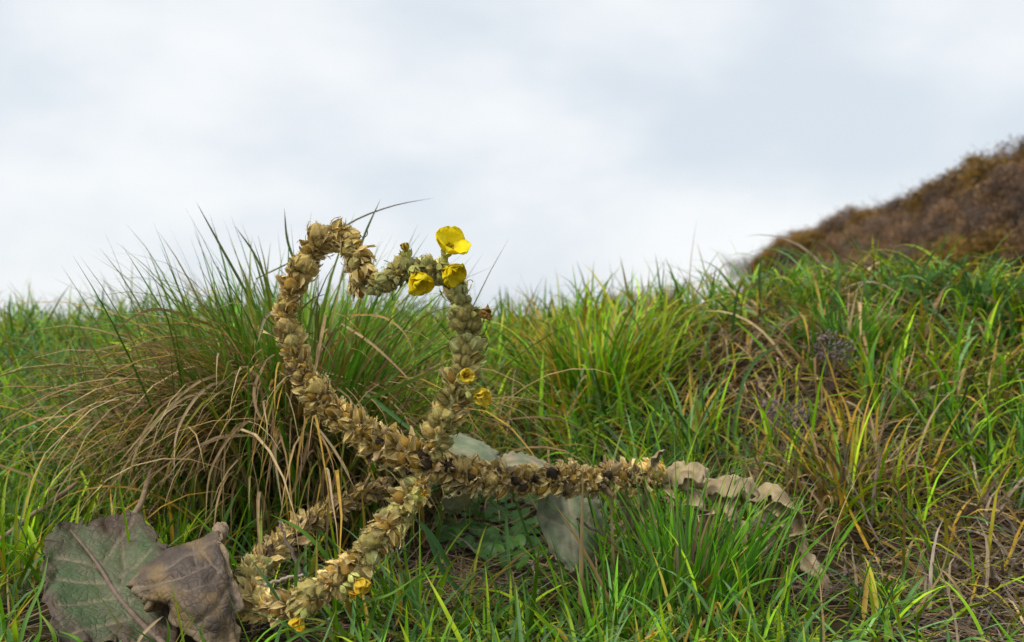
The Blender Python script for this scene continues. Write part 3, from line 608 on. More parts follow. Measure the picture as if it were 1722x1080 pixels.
def ovoid(L, r, rows, cols, rg, groove=.14, sharp=.8):
    t = np.linspace(0, 1, rows)[:, None]; ph = np.linspace(0, 2 * np.pi, cols, endpoint=False)[None]
    rr = r * np.sin(np.pi * np.clip(t, .001, .999) ** .85) ** sharp; g = 1 - groove * np.abs(np.sin(2.5 * ph + 0)) ** 6 * np.clip(t * 2 - .2, 0, 1)
    rr = rr * g * (1 + .07 * rg.normal(size=(rows, cols)))
    V = np.stack([rr * np.cos(ph), rr * np.sin(ph), np.broadcast_to(t * L, rr.shape)], -1)
    i = np.arange(rows - 1)[:, None]; j = np.arange(cols)[None]; k = (j + 1) % cols
    F = np.stack([i * cols + j, i * cols + k, (i + 1) * cols + k, (i + 1) * cols + j], -1).reshape(-1, 4)
    ridge = np.broadcast_to(np.abs(np.sin(2.5 * ph)) ** 4, rr.shape) * np.clip(t * 1.5, 0, 1)
    return V, F, ridge
def bud_mesh(name, pal, closed, rg):
    acc = Acc(); palname = pal; pal = PALS[pal]; body = np.array(pal['body']); edge = np.array(pal['edge']); cap = np.array(pal['cap'])
    if closed:
        V, F, rd = ovoid(.92, .43 * rg.uniform(.9, 1.15), 9, 20, rg, .26); c = body * (1 - rd[..., None] * .6) + edge * rd[..., None] * .6
        c = c * rg.uniform(.88, 1.12, (9, 20, 1)); acc.add(V, F, c.reshape(-1, 3))
        pts = V.reshape(-1, 3); nr = pts * [1, 1, .0] + [0, 0, .1]; nr = nr / (np.linalg.norm(nr, axis=1)[:, None] + 1e-9); hairs(acc, pts, nr, edge, 150, .15, rg)
        nsep = 3; flare0 = .02; lenr = (.75, 1.0)
    else:
        V, F, rd = ovoid(.86 * rg.uniform(.75, 1.1), .33, 8, 12, rg, .12); acc.add(V + [0, 0, .08], F, np.repeat(cap[None] * rg.uniform(.8, 1.2), len(V.reshape(-1, 3)), 0))
        nsep = 5; flare0 = rg.choice(FLARE[palname]) * rg.uniform(.7, 1.3); lenr = (.75, 1.15)
    for k in range(nsep):
        a0 = k * 2 * np.pi / nsep + rg.normal(0, .12); L = rg.uniform(*lenr); fl = flare0 * rg.uniform(.2, 1.7); curl = rg.uniform(-.1, .35) if not closed else 0
        t = np.linspace(0, 1, 7)[:, None]; u = np.linspace(-1, 1, 5)[None]
        hw = (.50 if not closed else .58) * np.sin(np.pi * np.clip(t * .80 + .14, 0, 1)) ** .7 * (1 - .35 * t)
        rho = .10 + .33 * np.sin(np.minimum(t * 2.1, 1) * np.pi / 2) + fl * t ** 2.6 - (.17 + curl * .5) * t ** 3 + (.02 if closed else 0)
        rho = rho + .05 * u ** 2 * (1 - t) * 0 + rg.normal(0, .018, (7, 5)) + .10 * (np.abs(u) ** 2) * t
        ph = a0 + u * hw + rg.normal(0, .03, (7, 5)); z = t * L * (1 - .22 * fl) - .10 * np.abs(u) * t + rg.normal(0, .015, (7, 5)) + 0 * u - curl * t ** 5 * .25
        V = np.stack([rho * np.cos(ph), rho * np.sin(ph), z], -1)
        e = np.clip(np.abs(u) ** 2.5 * .8 + t ** 3 * .9, 0, 1) + 0 * V[..., 0]; c = body * (1 - e[..., None]) + edge * e[..., None]; c = c * rg.uniform(.85, 1.12)
        acc.add(V, grid_faces(7, 5), c.reshape(-1, 3) * 1.08)
        pts = V.reshape(-1, 3); nr = np.stack([np.cos(ph), np.sin(ph), .2 + 0 * ph], -1).reshape(-1, 3); hairs(acc, pts, nr, edge, 34, .13, rg)
    if rg.random() < .3:          # withered style
        q = [np.array([0, 0, .85])]; d = np.array([rg.normal(0, .4), rg.normal(0, .4), 1.0]); b = rg.normal(0, .35, 3)
        for i in range(7): d = d + b; d /= np.linalg.norm(d); q.append(q[-1] + d * .11)
        V, F = tube(q, .022, 4); acc.add(V, F, (.05, .035, .02))
    if rg.random() < .15 and not closed:      # dry bract below
        t = np.linspace(0, 1, 7)[:, None]; u = np.linspace(-1, 1, 4)[None]; a0 = rg.uniform(0, 6.28)
        hw = .20 * np.sin(np.pi * np.clip(t * .9 + .08, 0, 1)); x = .12 + .55 * np.sin(t * rg.uniform(1.2, 2.6)) + 0 * u; y = u * hw + rg.normal(0, .02, (7, 4)); z = -.05 + t * rg.uniform(.6, 1.0) + .12 * u ** 2 * hw
        V = np.stack([x * np.cos(a0) - y * np.sin(a0), x * np.sin(a0) + y * np.cos(a0), z + 0 * x], -1); c = body * .9 + 0 * V; acc.add(V, grid_faces(7, 4), c.reshape(-1, 3))
    return acc
brg = np.random.default_rng(99)
BUDS = {}
for p in PALS:
    lst = []
    for i in range(7):
        closed = i < (5 if p == 'green' else 4 if p == 'olive' else 2 if p == 'ochre' else 1)
        a_ = bud_mesh('b', p, closed, brg); nm = 'bud' if (closed and p in ('green', 'olive')) else 'dried_calyx'
        m_ = a_.mesh(nm); m_.materials.append(M_FELT); lst.append((nm, m_, a_))
    BUDS[p] = lst

spike_items = []      # (spike object, name, mesh, acc, matrix, score)
def spike(pts, hw, colmix, dens, stem_r, stem_col, label=None, seed=0, back=1.0, wid=.93, amin=36, amax=82, bscale=1.0, gaps=.12):
    rg = np.random.default_rng(seed); n = 160
    path = catmull(np.array([P(*q) for q in pts]), n)
    seg = np.linalg.norm(np.diff(path, axis=0), axis=1); s = np.concatenate([[0], np.cumsum(seg)]); L = s[-1]
    hwm = np.array([h / F_PX * q[2] for h, q in zip(hw, pts)]); tt = np.linspace(0, 1, n); hwp = np.interp(tt, np.linspace(0, 1, len(pts)), hwm)
    T, N_, B = frames(path)
    V, F = tube(path, np.linspace(stem_r, stem_r * .45, n), 8); sc_ = np.repeat(np.array(stem_col)[None], len(V), 0)
    so = obj('flower_spike', mesh_np('flower_spike', V, F, sc_), M_FELT, mul, label=label)
    k = int(L * 1000 * dens); gap = rg.uniform(0, 40)
    for i in range(k):
        f = (i + rg.uniform(-.35, .35)) / k; f = min(max(f, 0), 1); j = min(int(f * (n - 1)), n - 1)
        if vnoise(f * L * 95 + gap, (i % 5) * 1.7) < gaps: continue
        phi = i * 2.39996 + rg.normal(0, .25)
        rad = N_[j] * math.cos(phi) + B[j] * math.sin(phi)
        ang = R_(rg.uniform(amin, amax)); d = T[j] * math.cos(ang) * back + rad * math.sin(ang); d = d + rg.normal(0, .12, 3)
        if f > .97: d = T[j] + rad * .3
        d /= np.linalg.norm(d)
        W_ = hwp[j]; sz = (W_ - stem_r * .6) / max(math.sin(ang), .6) * rg.uniform(.52, 1.15) * .90 * bscale
        sz = min(max(sz, .006), .0165)
        p = path[j] + rad * stem_r * .6 * (1 - .5 * f)
        pal = colmix(f, rg); lst = BUDS[pal]; nm, me_, ac_ = lst[rg.integers(0, len(lst))]
        q = Vector(d).to_track_quat('Z', 'Y').to_matrix().to_4x4() @ Matrix.Rotation(rg.uniform(0, 6.28), 4, 'Z')
        wd = rg.uniform(.85, 1.18) * wid
        M = Matrix.Translation(Vector(p)) @ q @ Matrix.Diagonal((sz * wd, sz * wd, sz, 1))
        tocam = -p + np.array([0, 0, CAM_H]); dist = np.linalg.norm(tocam); score = float(np.dot(rad, tocam / dist)) + .25 - (dist - .78) * 1.2
        spike_items.append((so, nm, me_, ac_, M, score))
    return so
def ch(*a):
    names = [x[0] for x in a]; w = np.array([x[1] for x in a], float); w /= w.sum()
    return lambda rg: names[rg.choice(len(names), p=w)]
c_tan = ch(('tan', 4), ('ochre', 4), ('dark', .8)); c_dry = ch(('tan', 5), ('ochre', 2), ('dark', 1.1)); c_mix = ch(('olive', 5), ('ochre', 2), ('tan', 2), ('green', 1)); c_grn = ch(('green', 5), ('olive', 3)); c_low = ch(('ochre', 4), ('tan', 4), ('olive', 2.2), ('green', .8)); c_back = ch(('tan', 4), ('dark', 3), ('ochre', 1)); c_arc = ch(('tan', 3), ('ochre', 6), ('olive', .7))
STEM = (.42, .30, .11)
spike([(1112, 802, .915), (1050, 802, .895), (1000, 806, .875), (930, 806, .85), (860, 806, .83), (800, 800, .812), (740, 788, .80)], [30, 33, 35, 34, 35, 40, 44],
      lambda f, rg: c_dry(rg), 1.05, .0055, STEM, 'horizontal dry tan spike with shrivelled open calyces', 1)
spike([(740, 788, .80), (690, 768, .796), (640, 742, .793), (590, 712, .79), (540, 672, .79), (508, 625, .79), (488, 575, .79), (482, 530, .79), (490, 487, .79), (508, 450, .79), (530, 415, .79), (552, 396, .79), (578, 400, .788), (597, 428, .784), (604, 458, .782), (602, 484, .78)],
      [44, 44, 43, 40, 38, 34, 32, 31, 31, 32, 32, 32, 32, 31, 29, 22], lambda f, rg: c_tan(rg) if f < .35 else c_arc(rg), .86, .005, (.44, .33, .11), 'tan dried spike arching up and curling over at its tip', 2)
def bmix(f, rg): return c_mix(rg) if f < .45 else (c_grn(rg) if rg.random() < .92 else 'olive')
spike([(728, 765, .795), (740, 728, .79), (756, 690, .788), (770, 650, .785), (783, 610, .783), (789, 570, .782), (780, 530, .78), (768, 498, .78)],
      [30, 33, 33, 33, 34, 34, 33, 30], lambda f, rg: c_mix(rg) if f < .6 else (c_grn(rg) if rg.random() < .45 else 'olive'), .56, .0042, (.36, .35, .15), 'upright spike with pale green and tan woolly buds', 3, wid=.84, amin=42, amax=84, bscale=1.16)
spike([(771, 505, .78), (762, 482, .78), (748, 462, .78), (722, 452, .78), (688, 453, .778), (655, 467, .776), (628, 489, .775)],
      [28, 28, 28, 29, 31, 32, 25], lambda f, rg: c_grn(rg), .80, .0038, (.36, .37, .15), 'drooping spike end packed with round green buds', 6, wid=1.08, amin=48, amax=88, bscale=1.06, gaps=0)
spike([(718, 795, .797), (695, 828, .785), (668, 868, .772), (636, 912, .76), (592, 952, .75), (545, 988, .745), (497, 1014, .742), (450, 1024, .748), (420, 1006, .765), (418, 975, .79), (440, 945, .82)],
      [26, 33, 36, 37, 38, 37, 38, 38, 36, 34, 30], lambda f, rg: c_mix(rg) if f < .35 else c_low(rg), 1.0, .0048, (.34, .29, .13), 'drooping lower spike bending round close to the ground, mostly tan with some green buds', 4)
spike([(440, 945, .82), (475, 915, .85), (520, 882, .885), (562, 856, .915), (605, 833, .945), (648, 816, .97)], [30, 28, 27, 27, 25, 20], lambda f, rg: c_back(rg), .9, .0042, (.24, .18, .1), 'dark brown withered rear end of the lower spike', 5)
# the buds that face the viewer become parts, the others one mass for each spike
by = {}
for it in spike_items: by.setdefault(it[1], []).append(it)
for nm, its in by.items():
    its.sort(key=lambda i: -i[5])
    for so, _, me_, _, M, _ in its[:298]:
        o = bpy.data.objects.new(nm, me_); COL.objects.link(o); o.parent = so
        o.matrix_parent_inverse = (mul.matrix_basis @ so.matrix_parent_inverse @ so.matrix_basis).inverted(); o.matrix_basis = M
    rest = {}
    for it in its[298:]: rest.setdefault(it[0].name, []).append(it)
    for sn, lst in rest.items():
        acc = Acc(); rr = np.random.default_rng(4)
        for so, _, me_, ac, M, _ in lst:
            m3 = np.array(M); k0 = acc.n; Vv = np.vstack(ac.V) @ m3[:3, :3].T + m3[:3, 3]; Cc = np.vstack(ac.C) * rr.uniform(.75, 1.25)
            acc.V.append(Vv); acc.C.append(Cc)
            if ac.Q: acc.Q.append(np.vstack(ac.Q) + k0)
            if ac.T: acc.T.append(np.vstack(ac.T) + k0)
            acc.n += len(Vv)
        obj(nm + '_mass', acc.mesh(nm + '_mass'), M_FELT, bpy.data.objects[sn], kind='stuff')

# bare stalk to the root
sp = catmull(np.array([P(*q) for q in [(1100, 803, .912), (1160, 808, .935), (1220, 822, .955), (1280, 840, .975), (1325, 872, .985), (1345, 925, .99), (1352, 1005, .99)]]), 40)
V, F = tube(sp, np.linspace(.0055, .009, 40) * (1 + .06 * np.sin(np.arange(40) * 1.7)), 10); obj('stalk', mesh_np('stalk', V, F, np.full((len(V), 3), (.34, .26, .155))), M_FELT, mul)

# leaves of the mullein
def woolly(g):
    def f(edge, vd, ii, jj, o):
        n = fbm(ii * 5 + o, jj * 5, 3); c = mixc(g[0], g[1], np.clip(n * 2.6 - .9, 0, 1)); e = np.clip(.8 - edge * 6, 0, 1) * .6
        c = c * (1 - e[..., None]) + np.array(g[2]) * e[..., None]; m = np.exp(-(vd / 2.5) ** 2) * .7
        return c * (1 - m[..., None]) + np.array(g[2]) * m[..., None]
    return f
GG = woolly([(.22, .27, .16), (.29, .30, .19), (.42, .35, .22)]); GD = woolly([(.42, .325, .19), (.27, .195, .10), (.56, .45, .28)]); GM = woolly([(.22, .24, .15), (.33, .27, .17), (.42, .34, .22)])
def mleaf(ctrl, colf, veins=(), seed=0, lab=None, wob=.002, nr=36, nc=30, edge_px=2.5):
    leaf_obj('leaf', ctrl, M_WLEAF, mul, nr, nc, .0008, seed=seed, veins=veins, vw=3.5, vd=.0010, wob=wob * .55, edge_px=edge_px * 1.3, puck=.0005, wrk=.00055, colf=colf, label=lab)
# grey leaf arching behind the junction
mleaf([[(738, 762, .87), (752, 738, .89), (768, 730, .91), (790, 736, .93)], [(765, 775, .85), (790, 752, .88), (806, 742, .91), (815, 750, .94)],
       [(790, 790, .84), (815, 774, .87), (828, 762, .90), (838, 768, .94)], [(810, 800, .84), (832, 795, .87), (845, 788, .90), (852, 790, .93)]], GG, [[(745, 745), (790, 765), (840, 795)]], 11, 'grey green woolly leaf arching behind the stalk', edge_px=3)
mleaf([[(840, 800, .89), (845, 770, .92), (862, 762, .95), (880, 765, .98)], [(865, 812, .87), (872, 785, .90), (885, 768, .94), (900, 768, .98)],
       [(890, 820, .87), (900, 795, .90), (912, 778, .94), (922, 780, .98)], [(915, 825, .88), (930, 808, .90), (945, 795, .93), (952, 798, .96)]], GM, [[(850, 780), (890, 785), (935, 805)]], 12)
# hanging grey green leaf
mleaf([[(908, 836, .925), (930, 830, .915), (955, 828, .91), (985, 830, .915), (1006, 836, .925)], [(903, 866, .915), (930, 864, .905), (960, 862, .90), (990, 862, .905), (1010, 870, .915)],
       [(916, 900, .905), (938, 900, .895), (963, 900, .89), (990, 902, .895), (1008, 912, .905)], [(930, 930, .895), (945, 935, .885), (965, 938, .88), (985, 938, .885), (1000, 940, .895)],
       [(950, 950, .885), (958, 958, .88), (967, 962, .875), (975, 958, .88), (985, 952, .885)]], woolly([(.23, .28, .175), (.33, .32, .23), (.48, .40, .27)]), [[(955, 830), (960, 870), (966, 955)], [(960, 865), (985, 880), (1005, 885)], [(960, 890), (935, 880), (910, 868)], [(963, 905), (980, 918), (995, 925)]], 13, 'grey green leaf hanging below the horizontal spike', nr=44, nc=40)
mleaf([[(742, 838, .86), (770, 830, .85), (800, 828, .86)], [(744, 852, .87), (770, 850, .86), (796, 842, .87)], [(755, 860, .88), (770, 862, .875), (786, 855, .88)]], GM, (), 14, nr=20, nc=20)
# shrivelled leaves draped along the lower stalk
def draped(pts, wpx, droop, seed, lab=None, pal=0, ruffle=.35, n=40, nc=17):
    rg = np.random.default_rng(seed); path = catmull(np.array([P(*q) for q in pts]), n); T, _, _ = frames(path); t = np.linspace(0, 1, n)
    S = np.cross(T, np.array([0, .25, 1.0])); bad = np.linalg.norm(S, axis=1) < .2; S[bad] = [0, -1, 0]; S /= np.linalg.norm(S, axis=1)[:, None]
    S = np.where((S[:, 1:2] > 0), -S, S); Nn = np.cross(S, T); Nn = np.where(Nn[:, 2:3] < 0, -Nn, Nn)
    w = wpx / F_PX * np.mean([q[2] for q in pts]) * (.25 + .75 * np.sin(np.pi * np.clip(t * .88 + .08, 0, 1)) ** .7)
    u = np.linspace(-1, 1, nc); au = np.abs(u)
    ph1, ph2 = rg.uniform(0, 6.28, 2); f1 = rg.uniform(13, 19)
    side = np.sign(u)[None] * np.sin(au[None] * (1 - .45 * droop) * 1.2) / 1.2; down = droop * au[None] ** 1.7 * np.ones((n, 1))
    ruf = np.where(u[None] > 0, np.sin(t[:, None] * f1 + ph1), np.sin(t[:, None] * f1 * 1.15 + ph2)) * au[None] ** 2 * ruffle
    ruf = ruf + (fbm(t[:, None] * 8 + seed, u[None] * 4.5, 4) - .5) * .8 + .05 * np.sin((t[:, None] * 3 + au[None] * 1.6) * 13)
    wj = w[:, None] * (1 + (vnoise(t[:, None] * 16 + seed, np.sign(u)[None] * 2 + 5) - .5) * .5 * au[None] ** 3)
    V = path[:, None] + S[:, None] * (side * wj)[..., None] + Nn[:, None] * ((-down + ruf * .55) * wj)[..., None]
    nz = fbm(t[:, None] * 6 + seed * 1.3, u[None] * 3, 3); A, B_, E = [((.41, .32, .185), (.23, .165, .085), (.54, .43, .27)), ((.43, .345, .215), (.27, .20, .115), (.54, .45, .29))][pal]
    c = mixc(A, B_, np.clip(nz * 4 - 1.6, 0, 1)); e = np.clip(au[None] ** 6 + np.exp(-(u[None] / .07) ** 2) * .8 + 0 * t[:, None], 0, 1); c = c * (1 - e[..., None]) + np.array(E) * e[..., None]
    o = obj('leaf', mesh_np('leaf', V.reshape(-1, 3), grid_faces(n, nc), c.reshape(-1, 3)), M_WLEAF, mul, label=lab); md = o.modifiers.new('thickness', 'SOLIDIFY'); md.thickness = .0006; md.offset = 0
draped([(1094, 802, .905), (1097, 780, .90), (1104, 764, .895), (1117, 756, .89)], 11, .5, 31, 'small curled dry leaf standing up on the stalk', ruffle=.6)
draped([(1108, 808, .915), (1120, 790, .92), (1136, 778, .925), (1150, 776, .93)], 20, .9, 32)
draped([(1126, 808, .92), (1142, 789, .915), (1165, 779, .915), (1184, 784, .92), (1193, 800, .92)], 32, 1.0, 33, 'tan shrivelled leaf arched over the stalk')
draped([(1180, 822, .94), (1204, 806, .935), (1236, 800, .935), (1263, 808, .94), (1278, 832, .94)], 36, 1.0, 34, 'pale papery leaf draped along the stalk')
draped([(1258, 836, .965), (1284, 816, .96), (1310, 818, .955), (1328, 848, .955), (1332, 890, .955), (1326, 930, .96)], 38, .8, 35, 'long papery leaf hanging over the bend of the stalk')
draped([(1318, 880, .97), (1345, 905, .96), (1368, 938, .95), (1388, 968, .935), (1404, 1000, .925)], 27, .5, 36, 'long dry leaf trailing down to the ground from the stalk base', 1, .2)
draped([(1112, 812, .915), (1128, 826, .905), (1134, 846, .905), (1130, 872, .91)], 15, .5, 37)
draped([(1150, 815, .93), (1176, 832, .915), (1186, 862, .91), (1178, 900, .915)], 27, .5, 38)
draped([(1205, 825, .945), (1232, 845, .93), (1240, 880, .925), (1228, 915, .93)], 26, .6, 39)
draped([(1300, 865, .965), (1275, 872, .955), (1245, 885, .945), (1218, 910, .94)], 16, .7, 40, None, 1)
draped([(1270, 845, .965), (1290, 868, .955), (1292, 900, .95), (1280, 935, .95)], 17, .5, 41, None, 1)
draped([(1040, 822, .90), (1055, 845, .905), (1050, 880, .905), (1030, 925, .90)], 22, .4, 42, None, 1)
draped([(1085, 818, .915), (1080, 845, .915), (1060, 870, .92), (1030, 885, .92)], 18, .5, 43)

# yellow flowers
YEL = (.86, .75, .006)
def petal_mesh(A, Rv, L, W, o0, o1, crump, col, rg, basecol=None):
    A = A / np.linalg.norm(A); Rv = Rv - A * np.dot(A, Rv); Rv /= np.linalg.norm(Rv); S = np.cross(A, Rv); nr, nc = 14, 13
    t = np.linspace(0, 1, nr); th = o0 + (o1 - o0) * sstep(0, .75, t); d = np.cos(th)[:, None] * A + np.sin(th)[:, None] * Rv
    p = np.concatenate([np.zeros((1, 3)), np.cumsum((d[:-1] + d[1:]) / 2 * L / (nr - 1), 0)]); nn = -np.sin(th)[:, None] * A + np.cos(th)[:, None] * Rv
    w = np.where(t > .55, np.sqrt(np.clip(1 - ((t - .55) / .46) ** 2, 0, 1)), .42 + .58 * sstep(0, .55, t)) * W / 2
    u = np.linspace(-1, 1, nc); f1 = rg.uniform(0, 60)
    V = p[:, None] + S[None, None] * (w[:, None] * u[None])[..., None]
    h = -(u[None] ** 2) * (W * .10) + (fbm(t[:, None] * 3.5 + f1, u[None] * 2.2 + f1, 3) - .5) * crump * L * 2 * (.3 + t[:, None])
    V = V + nn[:, None] * h[..., None]
    c = np.array(col)[None, None] * np.ones((nr, nc, 1)); b = np.clip(1 - t * 3.2, 0, 1)[:, None, None]; c = c * (1 - b) + np.array(basecol or (.55, .42, .12)) * b
    br = np.clip(fbm(t[:, None] * 4 + f1, u[None] * 3, 3) - .62, 0, 1)[..., None] * min(crump * 4, 1.6); c = c * (1 - br) + np.array((.42, .22, .05)) * br
    return mesh_np('petal', V.reshape(-1, 3), grid_faces(nr, nc), c.reshape(-1, 3))
def flower(u, v, Y, axis, L, W, openness, crump, col=YEL, seed=0, n=5, spin=0, label=None, to=None, lens=None):
    rg = np.random.default_rng(seed); A = np.array(axis, float); A /= np.linalg.norm(A); p = P(u, v, Y)
    acc = Acc(); pl = PALS['green'];
    q = np.cross(A, [.2, 1, .3]); q /= np.linalg.norm(q); q2 = np.cross(A, q); Rm = np.stack([q, q2, A], 1)
    for k in range(5):
        t = np.linspace(0, 1, 6)[:, None]; uu = np.linspace(-1, 1, 4)[None]; ph = k * 1.2566 + uu * .6 * np.sin(np.pi * np.clip(t * .85 + .12, 0, 1)); rho = (.0012 + .0035 * np.sin(np.minimum(t * 1.8, 1) * 1.57)) + 0 * uu; z = -.006 + t * .0085 + 0 * uu
        V = np.stack([rho * np.cos(ph), rho * np.sin(ph), z], -1) @ Rm.T + p; acc.add(V, grid_faces(6, 4), np.array(pl['body']))
    for k in range(5):
        a = k * 1.2566 + .5; q_ = [np.array([0, 0, 0]), np.array([.0012 * math.cos(a), .0012 * math.sin(a), .0035]), np.array([.003 * math.cos(a), .003 * math.sin(a), .0065])]
        V, F = tube(q_, [.0003, .0003, .0009], 5); acc.add(V @ Rm.T + p, F, (.38, .20, .03))
    if to is not None:
        q_ = catmull(np.array([P(*to), P(*to) * .5 + (p - A * .006) * .5 + np.array([0, -.002, .001]), p - A * .005]), 8); V, F = tube(q_, np.linspace(.0022, .0030, 8), 7); acc.add(V, F, np.array(pl['body']))
    fo = obj('flower', acc.mesh('flower'), M_FELT, mul, label=label)
    for k in range(n):
        a = spin + k * 2 * np.pi / n; rv = q * math.cos(a) + q2 * math.sin(a); l = (lens[k] if lens else 1) * rg.uniform(.92, 1.06)
        m_ = petal_mesh(A, rv, L * l, W * l, R_(18), openness * rg.uniform(.85, 1.15), crump, col, rg)
        m_.transform(Matrix.Translation(Vector(p))); po = obj('petal', m_, M_PETAL, fo)
        md = po.modifiers.new('thickness', 'SOLIDIFY'); md.thickness = .00025
flower(752, 422, .768, (.42, -.74, .52), .0200, .0215, R_(64), .10, seed=1, spin=.4, label='fresh bright yellow flower at the top', lens=[1, 1.1, 1, .9, 1], to=(748, 462, .78))
flower(745, 452, .768, (.75, -.5, -.45), .0180, .0170, R_(50), .20, (.82, .70, .008), seed=2, spin=.9, label='crumpled yellow flower below the fresh one')
flower(697, 458, .758, (.38, -.55, -.75), .0195, .0180, R_(42), .18, (.84, .72, .012), seed=3, spin=.2, label='cup shaped yellow flower hanging open')
flower(778, 636, .752, (.35, -.8, .2), .0115, .0105, R_(36), .20, (.80, .66, .07), seed=4, label='small shrivelled pale yellow flower')
flower(795, 664, .755, (.80, -.55, -.15), .0140, .0115, R_(30), .22, (.82, .67, .06), seed=5, label='shrivelled pale yellow flower pointing sideways')
flower(802, 528, .772, (.85, -.4, .1), .0120, .0070, R_(30), .30, (.45, .28, .07), seed=6, n=4, label='withered brown edged flower')
flower(597, 975, .732, (.75, -.5, -.5), .0130, .0130, R_(22), .18, (.76, .56, .05), seed=7, label='drooping dull yellow flower')
flower(507, 1036, .722, (-.35, -.4, -.75), .0125, .0120, R_(35), .18, (.78, .55, .03), seed=8, n=4, label='wilted yellow flower near the ground')
flower(583, 992, .735, (.75, -.3, -.45), .0095, .0050, R_(20), .2, (.70, .45, .02), seed=9, n=2)
flower(706, 834, .77, (.7, -.5, .4), .0075, .0042, R_(20), .1, (.78, .58, .01), seed=10, n=2)
flower(683, 424, .772, (-.2, -.3, 1), .0072, .0068, R_(6), .06, (.66, .55, .08), seed=11, to=(690, 452, .778), label='yellow flower bud about to open')

# ------------------------------------------------------------------ small things on the ground
def stick(name, pts, r0, r1, col, lab, cat):
    path = catmull(np.array([P(*q) for q in pts]), 18); path[1:-1] += rng.normal(0, .0006, (16, 3)); V, F = tube(path, np.linspace(r0, r1, 18) * (1 + .08 * rng.normal(size=18)), 7)
    return obj(name, mesh_np(name, V, F, np.array(col)[None] * rng.uniform(.8, 1.2, (len(V), 1))), M_TWIG, label=lab, cat=cat)
stick('dry_stalk', [(-70, 955, .93), (0, 906, .95), (60, 862, .99), (130, 812, 1.03)], .0028, .0022, (.26, .19, .12), 'straight brown dry stalk leaning in the grass above the broad leaf', 'stalk')
stick('twig', [(505, 965, .79), (490, 925, .79), (475, 895, .79), (470, 876, .79)], .0016, .0010, (.22, .17, .14), 'thin grey brown twig standing inside the lower spike loop', 'twig')
stick('twig', [(445, 985, .745), (470, 975, .745), (510, 966, .75)], .0014, .0009, (.36, .31, .25), 'pale twig lying across the bottom of the lower spike loop', 'twig')
stick('twig', [(895, 948, .93), (903, 990, .90), (915, 1070, .86)], .0010, .0008, (.42, .33, .24), 'pale thin upright stem on the bare thatch', 'twig')
stick('twig', [(895, 950, .95), (940, 990, .92), (1000, 1050, .88)], .0012, .0009, (.13, .085, .06), 'dark thin twig slanting over the thatch', 'twig')
stick('twig', [(970, 872, .87), (1000, 892, .865), (1025, 906, .865)], .0013, .0009, (.14, .10, .08), 'short dark twig across the hanging grey leaf', 'twig')

c = P(845, 905, 1.12); c[2] = ground(c[0], c[1])
wd = empty('leafy_weed', c, 'low dark green weed with small rounded leaves under the horizontal spike', 'weed')
def round_leaf(rg):
    nr, nc = 9, 7; t = np.linspace(0, 1, nr)[:, None]; u = np.linspace(-1, 1, nc)[None]
    w = .34 * np.sqrt(np.clip(1 - ((t - .56) / .46) ** 2, 0, 1)) ** .9; w[0] = .03
    V = np.stack([u * w, t + 0 * u, .18 * np.abs(u) * w - .25 * t ** 2 * rg.uniform(.3, 1.2) + 0 * u], -1)
    g = np.array(random.choice([(.045, .14, .014), (.06, .17, .016), (.04, .12, .018)])); m = (np.exp(-(u / .15) ** 2) * .35 + 0 * t)[..., None]
    return mesh_np('leaf', V.reshape(-1, 3), grid_faces(nr, nc), (g * (1 - m) + np.array((.10, .18, .06)) * m).reshape(-1, 3))
rlg = np.random.default_rng(17); RL = [round_leaf(rlg) for _ in range(5)]
for m_ in RL: m_.materials.append(M_WEED)
for i in range(170):
    u = rlg.uniform(735, 915); v = rlg.uniform(838, 940)
    if v > 925 and u < 800: continue
    zt = rlg.uniform(.008, .05); Y = 1.0 + .3 * (940 - v) / 102 + rlg.normal(0, .02); Y = max(Y, .97)
    p = P(u, v, Y); p[2] = max(p[2], ground(p[0], p[1]) + .006)
    s = rlg.uniform(.013, .024); o = bpy.data.objects.new('leaf', RL[rlg.integers(0, 5)]); COL.objects.link(o); o.parent = wd; o.matrix_parent_inverse = wd.matrix_basis.inverted()
    o.matrix_basis = Matrix.Translation(Vector(p)) @ Matrix.Rotation(R_(rlg.uniform(15, 60)), 4, 'X') @ Matrix.Rotation(rlg.uniform(0, 6.28), 4, 'Z') @ Matrix.Rotation(R_(rlg.uniform(-15, 20)), 4, 'X') @ Matrix.Rotation(R_(rlg.normal(0, 15)), 4, 'Y') @ Matrix.Scale(s, 4)
st_acc = Acc()
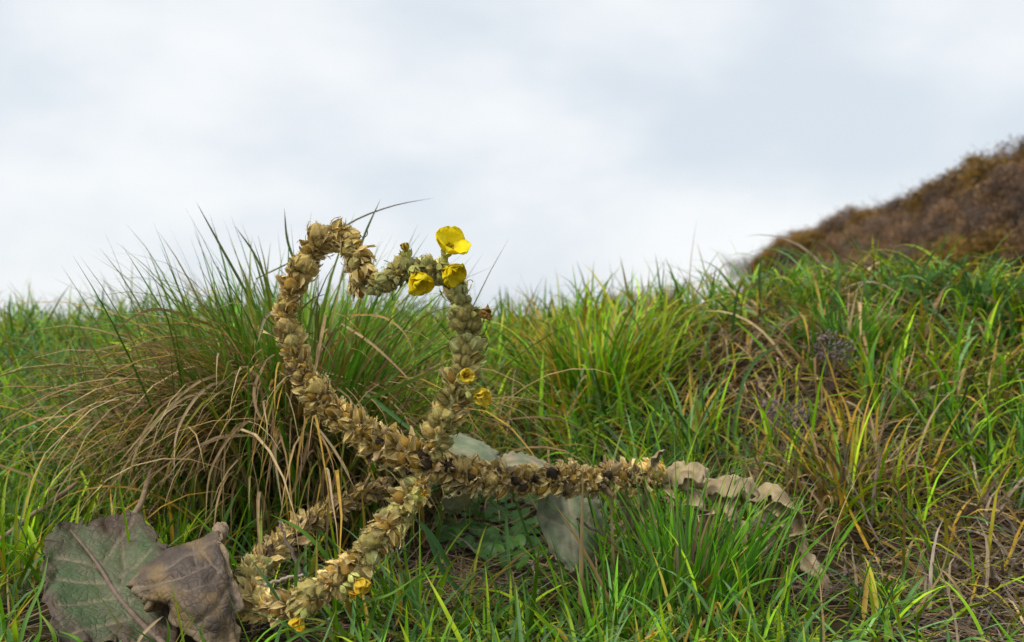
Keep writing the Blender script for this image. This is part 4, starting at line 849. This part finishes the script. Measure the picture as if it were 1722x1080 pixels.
for i in range(16):
    u = rlg.uniform(750, 900); v = rlg.uniform(860, 930); Y = 1.0 + .3 * (940 - v) / 102; p = P(u, v, Y); g = np.array([p[0] + rlg.normal(0, .02), p[1] + rlg.normal(0, .02), ground(p[0], p[1]) - .005])
    V, F = tube([g, (g + p) / 2 + [0, 0, .006], p], .0007, 4); st_acc.add(V, F, (.06, .10, .03))
obj('stems', st_acc.mesh('stems'), M_WEED, wd)

def seed_mesh(rg):
    V, F, _ = ovoid(1, .4, 5, 6, rg, 0); V = V + rg.normal(0, .06, V.shape); return mesh_np('seed_head', V.reshape(-1, 3), F, np.full((V.size // 3, 3), (.19, .155, .15)))
SH = [seed_mesh(rlg) for _ in range(4)]
for m_ in SH: m_.materials.append(M_SEED)
def seed_weed(u, v, Y, h, lab, n=7):
    c = P(u, v, Y); c[2] = ground(c[0], c[1]); e = empty('dried_weed', c, lab, 'weed'); acc = Acc(); tips = []
    for k in range(n):
        a = rlg.uniform(0, 6.28); d = np.array([math.cos(a) * .5, math.sin(a) * .35, 1.0]); q = [c.copy()]
        for i in range(6):
            d = d + rlg.normal(0, .16, 3); d /= np.linalg.norm(d); q.append(q[-1] + d * h / 6)
            if i > 2:
                for b in range(7): tips.append((q[-1] + rlg.normal(0, .007, 3), d + rlg.normal(0, .6, 3)))
        V, F = tube(q, np.linspace(.0012, .0007, 7), 5); acc.add(V, F, (.17, .12, .10))
    obj('stem', acc.mesh('stem'), M_TWIG, e)
    for p, d in tips:
        o = bpy.data.objects.new('seed_head', SH[rlg.integers(0, 4)]); COL.objects.link(o); o.parent = e; o.matrix_parent_inverse = e.matrix_basis.inverted()
        o.matrix_basis = Matrix.Translation(Vector(p)) @ Vector(d).to_track_quat('Z', 'Y').to_matrix().to_4x4() @ Matrix.Scale(rlg.uniform(.003, .0062), 4) @ Matrix.Diagonal((.75, .75, 1.2, 1))
seed_weed(1395, 740, 1.34, .075, 'purple grey dried weed with seed heads on the slope above the yellowing tuft')
seed_weed(1310, 800, 1.22, .06, 'grey brown dried weed with seed heads just above the shrivelled mullein leaves', 6)
